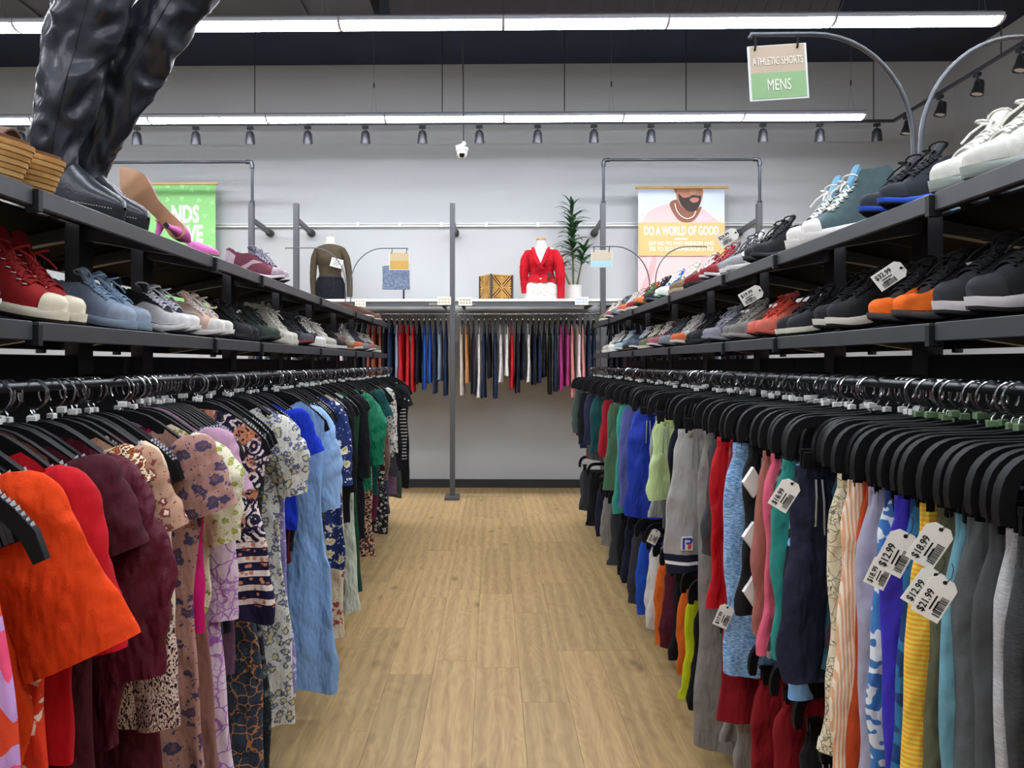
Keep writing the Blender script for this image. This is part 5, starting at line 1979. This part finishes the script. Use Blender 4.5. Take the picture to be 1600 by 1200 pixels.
def shorts(y, mat, length, label, seed, hi=False, wmat=None, hlabel=None, dx=0., rz=0., cube=None, lean=0., w=.19, amp=.016, kindname='shorts', cat='shorts', rod=ROD_Z, clip=True, flare=.02, thick=.02, extra=None, xr=XROD):
    loc = (xr + dx, y, rod)
    rot = PI + rz
    t = thing(kindname, label, cat, loc, (0, 0, rot), 'shorts and trousers on the right rack')
    shorts_mesh(length, seed, w, thick, amp, nx=18 if hi else 9, nz=22 if hi else 9, lean=lean, flare=flare).build('legs', mat, t, True, 80)
    if hi or wmat:
        waistband_mesh(seed, w).build('waistband', wmat or mat, t, True, 80)
    if hi and seed % 3 == 0:
        MB().tube([(.13, .022, -.23), (.132, .036, -.28), (.13, .034, -.36)], .0025, 6).tube([(.145, .022, -.23), (.15, .036, -.27), (.152, .034, -.34)], .0025, 6).build('drawstring', M('8f8f8c', .8), t)
    if extra:
        extra(t)
    hanger('B', loc, rot, hlabel, 'black clip hangers on the right rack', cube, clip)
    return t


def side_logo(t):
    MB().poly([(.15, .036, -.60), (.19, .036, -.60), (.19, .036, -.65), (.15, .036, -.65)], .02).build('logo_patch', M('e9e6e4', .7), t)
    MB().bar([(.154, .037, -.607), (.184, .037, -.607), (.184, .037, -.645)], .002, .009).bar([(.154, .037, -.607), (.158, .037, -.622), (.174, .037, -.624)], .002, .008).build('logo_letter', M('2b3fae', .7), t)
    MB().poly([(.168, .038, -.63), (.154, .038, -.628), (.158, .038, -.645), (.17, .038, -.643)], .004).build('logo_ball', M('d43a2a', .7), t)


def diamonds(t):
    for z in (-.3, -.46, -.62):
        MB().poly([(.175, .036, z + .045), (.205, .036, z), (.175, .036, z - .045), (.15, .036, z)], .02).build('white_diamond', M('e8e6e2', .7), t)


def pocket(t):
    MB().bbox((.12, .034, -.32), (.09, .02, .13), .005).build('patch_pocket', cloth('4b4e51'), t)
    MB().bbox((.12, .043, -.262), (.094, .012, .022), .003).build('pocket_flap', cloth('474a4d'), t)


RIGHT = [
    (.95, 'black fleece jogger', cloth('1c1d20'), dict(length=1.0, cat='trousers', kindname='joggers')),
    (1.05, 'dark charcoal sweat shorts', cloth('2e3033', 'heather', '3b3d40'), dict(length=.85)),
    (1.12, 'charcoal jogger with a black tag', cloth('37393b', 'heather', '434547'), dict(length=1.1, kindname='joggers', cat='trousers')),
    (1.16, 'light heather grey jersey shorts', cloth('a9aaac', 'heather', 'c2c3c4'), dict(length=.95)),
    (1.2, 'dark grey shorts with a patch pocket', cloth('4d5052', wr=.3), dict(length=1.0, extra=pocket)),
    (1.25, 'slate grey fleece shorts', cloth('595e60', wr=.4), dict(length=1.05, thick=.03)),
    (1.29, 'pale teal swim shorts', cloth('6ea3b3'), dict(length=1.05)),
    (1.33, 'olive drab cargo shorts', cloth('5a5b46', wr=.5), dict(length=1.0)),
    (1.38, 'orange and yellow striped shorts', cloth('f0a63a', 'stripe', 'e8d24a', None, 3.), dict(length=1.08)),
    (1.41, 'teal and blue patterned shorts', cloth('2f6f9e', 'blobs', '1d3f6e', None, 2.), dict(length=.95)),
    (1.46, 'royal violet athletic shorts', cloth('3a30b4', rough=.6, wr=.3), dict(length=1.02, w=.195, amp=.016)),
    (1.51, 'blue tropical print shorts with a wide blue waistband', cloth('3f77b5', 'blobs', 'dce4e8', None, 2.4), dict(length=.8, wmat=cloth('2f4a8c'))),
    (1.57, 'pale lavender grey shorts', cloth('a5a3b8'), dict(length=1.0)),
    (1.63, 'burnt orange shorts', cloth('b5441c'), dict(length=1.02)),
    (1.66, 'peach seersucker shorts with cream stripes', cloth('e0a982', 'vstripe', 'ecdcc4', None, 4.), dict(length=.85)),
    (1.74, 'cream bandana print shorts', cloth('e0d6b6', 'lines', '4a4538', '6b6450', 1.5, thr=.018), dict(length=.82)),
    (1.88, 'dark navy cargo shorts', cloth('1f2338', wr=.5), dict(length=.72, thick=.03, dx=-.03, w=.2)),
    (1.95, 'light blue shorts with black blobs', cloth('7fb0e6', 'blobs', '15171d', None, 1.2), dict(length=.8)),
    (2.02, 'teal green shorts', cloth('2f8f84', wr=.35), dict(length=.72, w=.195)),
    (2.08, 'black and grey marbled shorts', cloth('2b2829', 'marble', '77757a', None, 2.), dict(length=.75)),
    (2.13, 'coral pink shorts', cloth('e0637d', wr=.3), dict(length=.76)),
    (2.2, 'dusty rose shorts', cloth('a86a5e'), dict(length=.72)),
    (2.3, 'black shorts with white diamonds down the side', cloth('1a1a1d'), dict(length=.7, extra=diamonds)),
    (2.42, 'blue space-dyed shorts with a white hem', cloth('4f86c2', 'heather', 'a9cbe8', None, .6, thr=.5), dict(length=.92, w=.2)),
    (2.5, 'dark red long shorts', cloth('8a1420'), dict(length=1.1)),
    (2.6, 'bright red athletic shorts', cloth('c4141f', rough=.6), dict(length=.78, w=.195)),
    (2.68, 'ash grey shorts', cloth('47474b'), dict(length=.62)),
    (2.82, 'warm grey sweatpants', cloth('8d8985', wr=.5), dict(length=1.35, kindname='sweatpants', cat='trousers', thick=.032)),
    (2.92, 'pale grey baseball shorts with navy and white cuffs', cloth('aaa8a6', 'cuff', '1b1e33', 'e9e7e2', wr=.3, thr=-.745), dict(length=.74, w=.21, lean=.02, dx=-.05, extra=side_logo)),
    (3.05, 'black mesh shorts', cloth('1b1d22'), dict(length=.7)),
    (3.2, 'midnight navy shorts', cloth('131a26'), dict(length=.66, w=.2)),
    (3.35, 'lime shorts with a grey side stripe', cloth('c5dd9c', wr=.3), dict(length=.55, dx=-.06)),
    (3.45, 'neon yellow shorts', cloth('c9d81c', wr=.3), dict(length=.5)),
    (3.62, 'light grey jersey shorts', cloth('9aa09f'), dict(length=.68)),
    (3.78, 'royal blue basketball shorts', cloth('1e3aa8', rough=.6), dict(length=.7, w=.215, lean=.02, dx=-.05)),
    (4.0, 'maroon gym shorts', cloth('4a1a28'), dict(length=.5)),
    (4.15, 'medium blue tee shorts', cloth('2250c0'), dict(length=.45)),
    (4.4, 'periwinkle fleece shorts', cloth('5f66a6', wr=.3), dict(length=.78, w=.205)),
    (4.6, 'aqua green shorts', cloth('3f9c8c'), dict(length=.85)),
    (4.9, 'sage green chino shorts', cloth('4f6f52', wr=.4), dict(length=.75, w=.205)),
    (5.3, 'crimson shorts', cloth('a8202c'), dict(length=.6)),
    (5.7, 'dark teal shorts', cloth('1f5354'), dict(length=.62, w=.205)),
    (6.2, 'slate navy shorts', cloth('2a3048'), dict(length=.6)),
    (6.7, 'black gym shorts', cloth('17181c'), dict(length=.65)),
    (7.2, 'grey green shorts', cloth('4d5a55'), dict(length=.6)),
]
for i, (y, d, m, kw) in enumerate(RIGHT):
    rr = random.Random(40 + i)
    kw = dict(kw)
    kw.setdefault('rz', rr.uniform(-.06, .06))
    kw.setdefault('dx', rr.uniform(-.015, .01))
    shorts(y, m, label=d + ' clipped up on the right rack', seed=200 + i, hi=y < 3.9, hlabel='black clip hanger holding the ' + shortd(d), cube=GREEN_CUBE if y < 1.75 else WHITE_PLASTIC, clip=y < 4, **kw)
PAL_R = ['22252e', '3d4a5e', '55585c', '2d4a44', '7a3a34', '1b1c20', '8a8c90', '34406e', '6b5a48', '262a38', '4a2a33', '2f5560']
FR = ['ink blue', 'denim blue', 'mid grey', 'pine green', 'brick', 'jet black', 'silver grey', 'indigo', 'khaki brown', 'dark slate', 'wine', 'petrol blue']
yy, i = 1.08, 0
lasty = [g[0] for g in RIGHT]
while yy < 7.4:
    if min(abs(yy - q) for q in lasty) > .018:
        rr = random.Random(700 + i)
        prev = max([g for g in RIGHT if g[0] <= yy], key=lambda g: g[0])
        shorts(yy, cloth(PAL_R[i % 12], wr=.4), rr.uniform(.55, .75), '%s shorts tucked right behind the %s' % (FR[i % 12], shortd(prev[1])), 800 + i, False, None, nth_behind('clip', prev[1]), .03, rr.uniform(-.05, .05), GREEN_CUBE if yy < 1.75 else WHITE_PLASTIC, w=.165, clip=yy < 3)
        i += 1
    yy += .024 if yy < 2.4 else .062 if yy < 4.5 else .1
# lower row on the right rack
PAL_LOW = [('8a1420', 'dark red'), ('8d8985', 'stone grey'), ('15161a', 'black'), ('c9d81c', 'neon yellow'), ('d8d6d2', 'white'), ('e06a24', 'orange'), ('2250b8', 'cobalt blue'), ('1f2338', 'navy'), ('3d3f44', 'iron grey'), ('5a2030', 'maroon')]
LOWT = [(1.5, 2), (1.68, 8), (1.85, 5), (2.02, 2), (2.2, 0), (2.36, 0), (2.52, 1), (2.72, 1), (2.88, 7), (3.02, 2), (3.18, 3), (3.32, 5), (3.46, 2), (3.62, 9), (3.76, 5), (3.9, 4), (4.05, 4), (4.2, 6), (4.4, 8), (4.65, 7), (4.9, 2), (5.2, 8), (5.6, 1), (6.0, 7), (6.5, 2), (7.0, 8)]
for i, (y, c) in enumerate(LOWT):
    rr = random.Random(60 + i)
    shorts(y, cloth(PAL_LOW[c][0], wr=.4), rr.uniform(.56, .62), '%s shorts on the low rod, %s from the near end' % (PAL_LOW[c][1], ORD[i] if i < 20 else 'twenty-' + ORD[i - 20]), 1200 + i, y < 3, None, 'black clip hanger on the low rod, %s from the near end' % (ORD[i] if i < 20 else 'twenty-' + ORD[i - 20]), rr.uniform(.03, .07), rr.uniform(-.1, .1), None, rod=.74)

# ------------------------------------------------------------------ clothes on the back wall rail
PB = [('8c4a3c', 'rust'), ('d8cfc0', 'ivory'), ('1d2030', 'navy'), ('15161b', 'black'), ('a3a6aa', 'silver grey'), ('22304f', 'dark blue'), ('c8202a', 'red'), ('e2e0da', 'white'), ('2a2c38', 'charcoal'), ('1f4fa8', 'bright blue'), ('c78a5a', 'tan'), ('8a9ab0', 'pale blue'), ('b03a80', 'magenta'), ('dc8f8a', 'salmon')]
xs_ = [UX[0] + .06 + k * .062 for k in range(int((UX[4] - UX[0] - .1) / .062))]
hook_b = hook_me
for i, x in enumerate(xs_):
    px = 768 + x / 8.72 * FPX
    if min(abs(x - u) for u in UX) < .05:
        continue
    rr = random.Random(300 + i)
    if 575 < px < 600:
        c = 0
    elif 628 < px < 650:
        c = 6
    elif 655 < px < 672:
        c = 9
    elif 700 < px < 735:
        c = [0, 1, 10, 4][i % 4]
    elif 785 < px < 800:
        c = [6, 7][i % 2]
    elif 868 < px < 885:
        c = 12
    elif 885 < px < 915:
        c = [7, 13][i % 2]
    else:
        c = [2, 3, 8, 5, 3, 2, 7, 3, 11, 5, 3][rr.randrange(11)]
    loc = (x, 8.72, RZ)
    n_ = i + 1
    ordw = ('%s' % (ORD[i] if i < 20 else ('twenty-' if i < 30 else 'thirty-' if i < 40 else 'forty-' if i < 50 else 'fifty-' if i < 60 else 'sixty-' if i < 70 else 'seventy-' if i < 80 else 'eighty-') + (ORD[i % 10 - 1] if i % 10 else 'zeroth')))
    t = thing('hanging_shirt', '%s shirt on the back wall rail, %s garment from its left end' % (PB[c][1], ordw), 'shirt', loc, (0, 0, -PI / 2 + rr.uniform(-.12, .12)), 'shirts on the back wall rail')
    garment_body(rr.uniform(.7, .95), 300 + i, .19, .17, .18, .02, .012, 10, 8, .05).build('body', cloth(PB[c][0], wr=.3), t, True, 80)
    hanger('A', loc, -PI / 2, 'black hanger on the back wall rail, %s from its left end' % ordw, 'hangers on the back wall rail', WHITE_PLASTIC if i % 3 else None, False)


# ------------------------------------------------------------------ price tags
def price_tag(loc, rot, price, label, w=.052, h=.085, lines=True):
    t = thing('price_tag', label, 'price tag', loc, rot, 'paper price tags')
    c = .012
    MB().poly([(-w / 2, 0, -h), (w / 2, 0, -h), (w / 2, 0, -c), (w / 2 - c, 0, 0), (-w / 2 + c, 0, 0), (-w / 2, 0, -c)], .0008).build('card', PAPER, t)
    MB().tube([(0, -.0014, -.008), (0, .0006, -.008)], .004, 10).build('punch_hole', INK, t)
    MB().tube([(0, -.002, -.008), (.004, -.004, .006), (.002, .006, .022), (-.004, .012, .03)], .0008, 5).build('string', INK, t)
    text(price, .019, INK, t, (-.012, -.0016, -.055), .9, .0003, (0, -PI / 2, 0))
    bc = MB()
    rr = random.Random(len(label))
    z = -.035
    while z > -h + .01:
        wd = rr.choice((.0008, .0014, .002))
        bc.box((w * .3, -.0013, z), (.014, .0006, wd))
        z -= wd + rr.choice((.001, .0016))
    bc.build('barcode', INK, t)
    for k in range(2):
        MB().box((.001 + .007 * k, -.0013, -.052 - .004 * k), (.003, .0006, .03 - .008 * k)).build('print_line', INK, t)
    return t


def tag_at(px, py, Y, tilt, price, label, s=1., yaw=0.):
    t = price_tag(at(px, py, Y), (0, math.radians(tilt), yaw), price, label)
    t.scale = (s * .86,) * 3


tag_at(1418, 832, 1.32, 25, '$12.99', 'white price tag of 12.99 on the violet shorts', 1.05, -.3)
tag_at(1385, 872, 1.42, 22, '$18.99', 'white price tag half hidden behind the larger violet shorts tag', .8, -.5)
tag_at(1474, 822, 1.2, 30, '$18.99', 'white price tag beside the pale teal shorts waistband', .95, -.3)
tag_at(1466, 893, 1.18, 32, '$12.99', 'white price tag at the olive shorts, below the teal tag', .9, -.3)
tag_at(1480, 905, 1.15, 28, '$21.99', 'white price tag overlapping the one on the olive shorts', .9, -.3)
tag_at(1138, 946, 2.4, 22, '$17.99', 'white price tag on the grey sweatpants', 1., -.2)
tag_at(1240, 752, 1.85, 30, '$18.99', 'white price tag above the teal green shorts', 1.05, -.3)
tag_at(1027, 828, 3.7, 25, '$9.99', 'small white price tag on the royal blue shorts', 1., -.2)
tag_at(1064, 862, 2.95, 25, '$9.99', 'small white price tag beside the neon yellow shorts', 1., -.2)
tag_at(1412, 416, 1.86, 55, '$32.99', 'white price tag of 32.99 on the orange panelled running shoes', 1., -.3)
tag_at(1152, 362, 3.3, 60, '$24.99', 'white price tag on the grey sneakers, right upper shelf', 1.2, -.2)
tag_at(1190, 452, 2.75, 60, '$19.99', 'white price tag among the coral running shoes', 1.1, -.2)
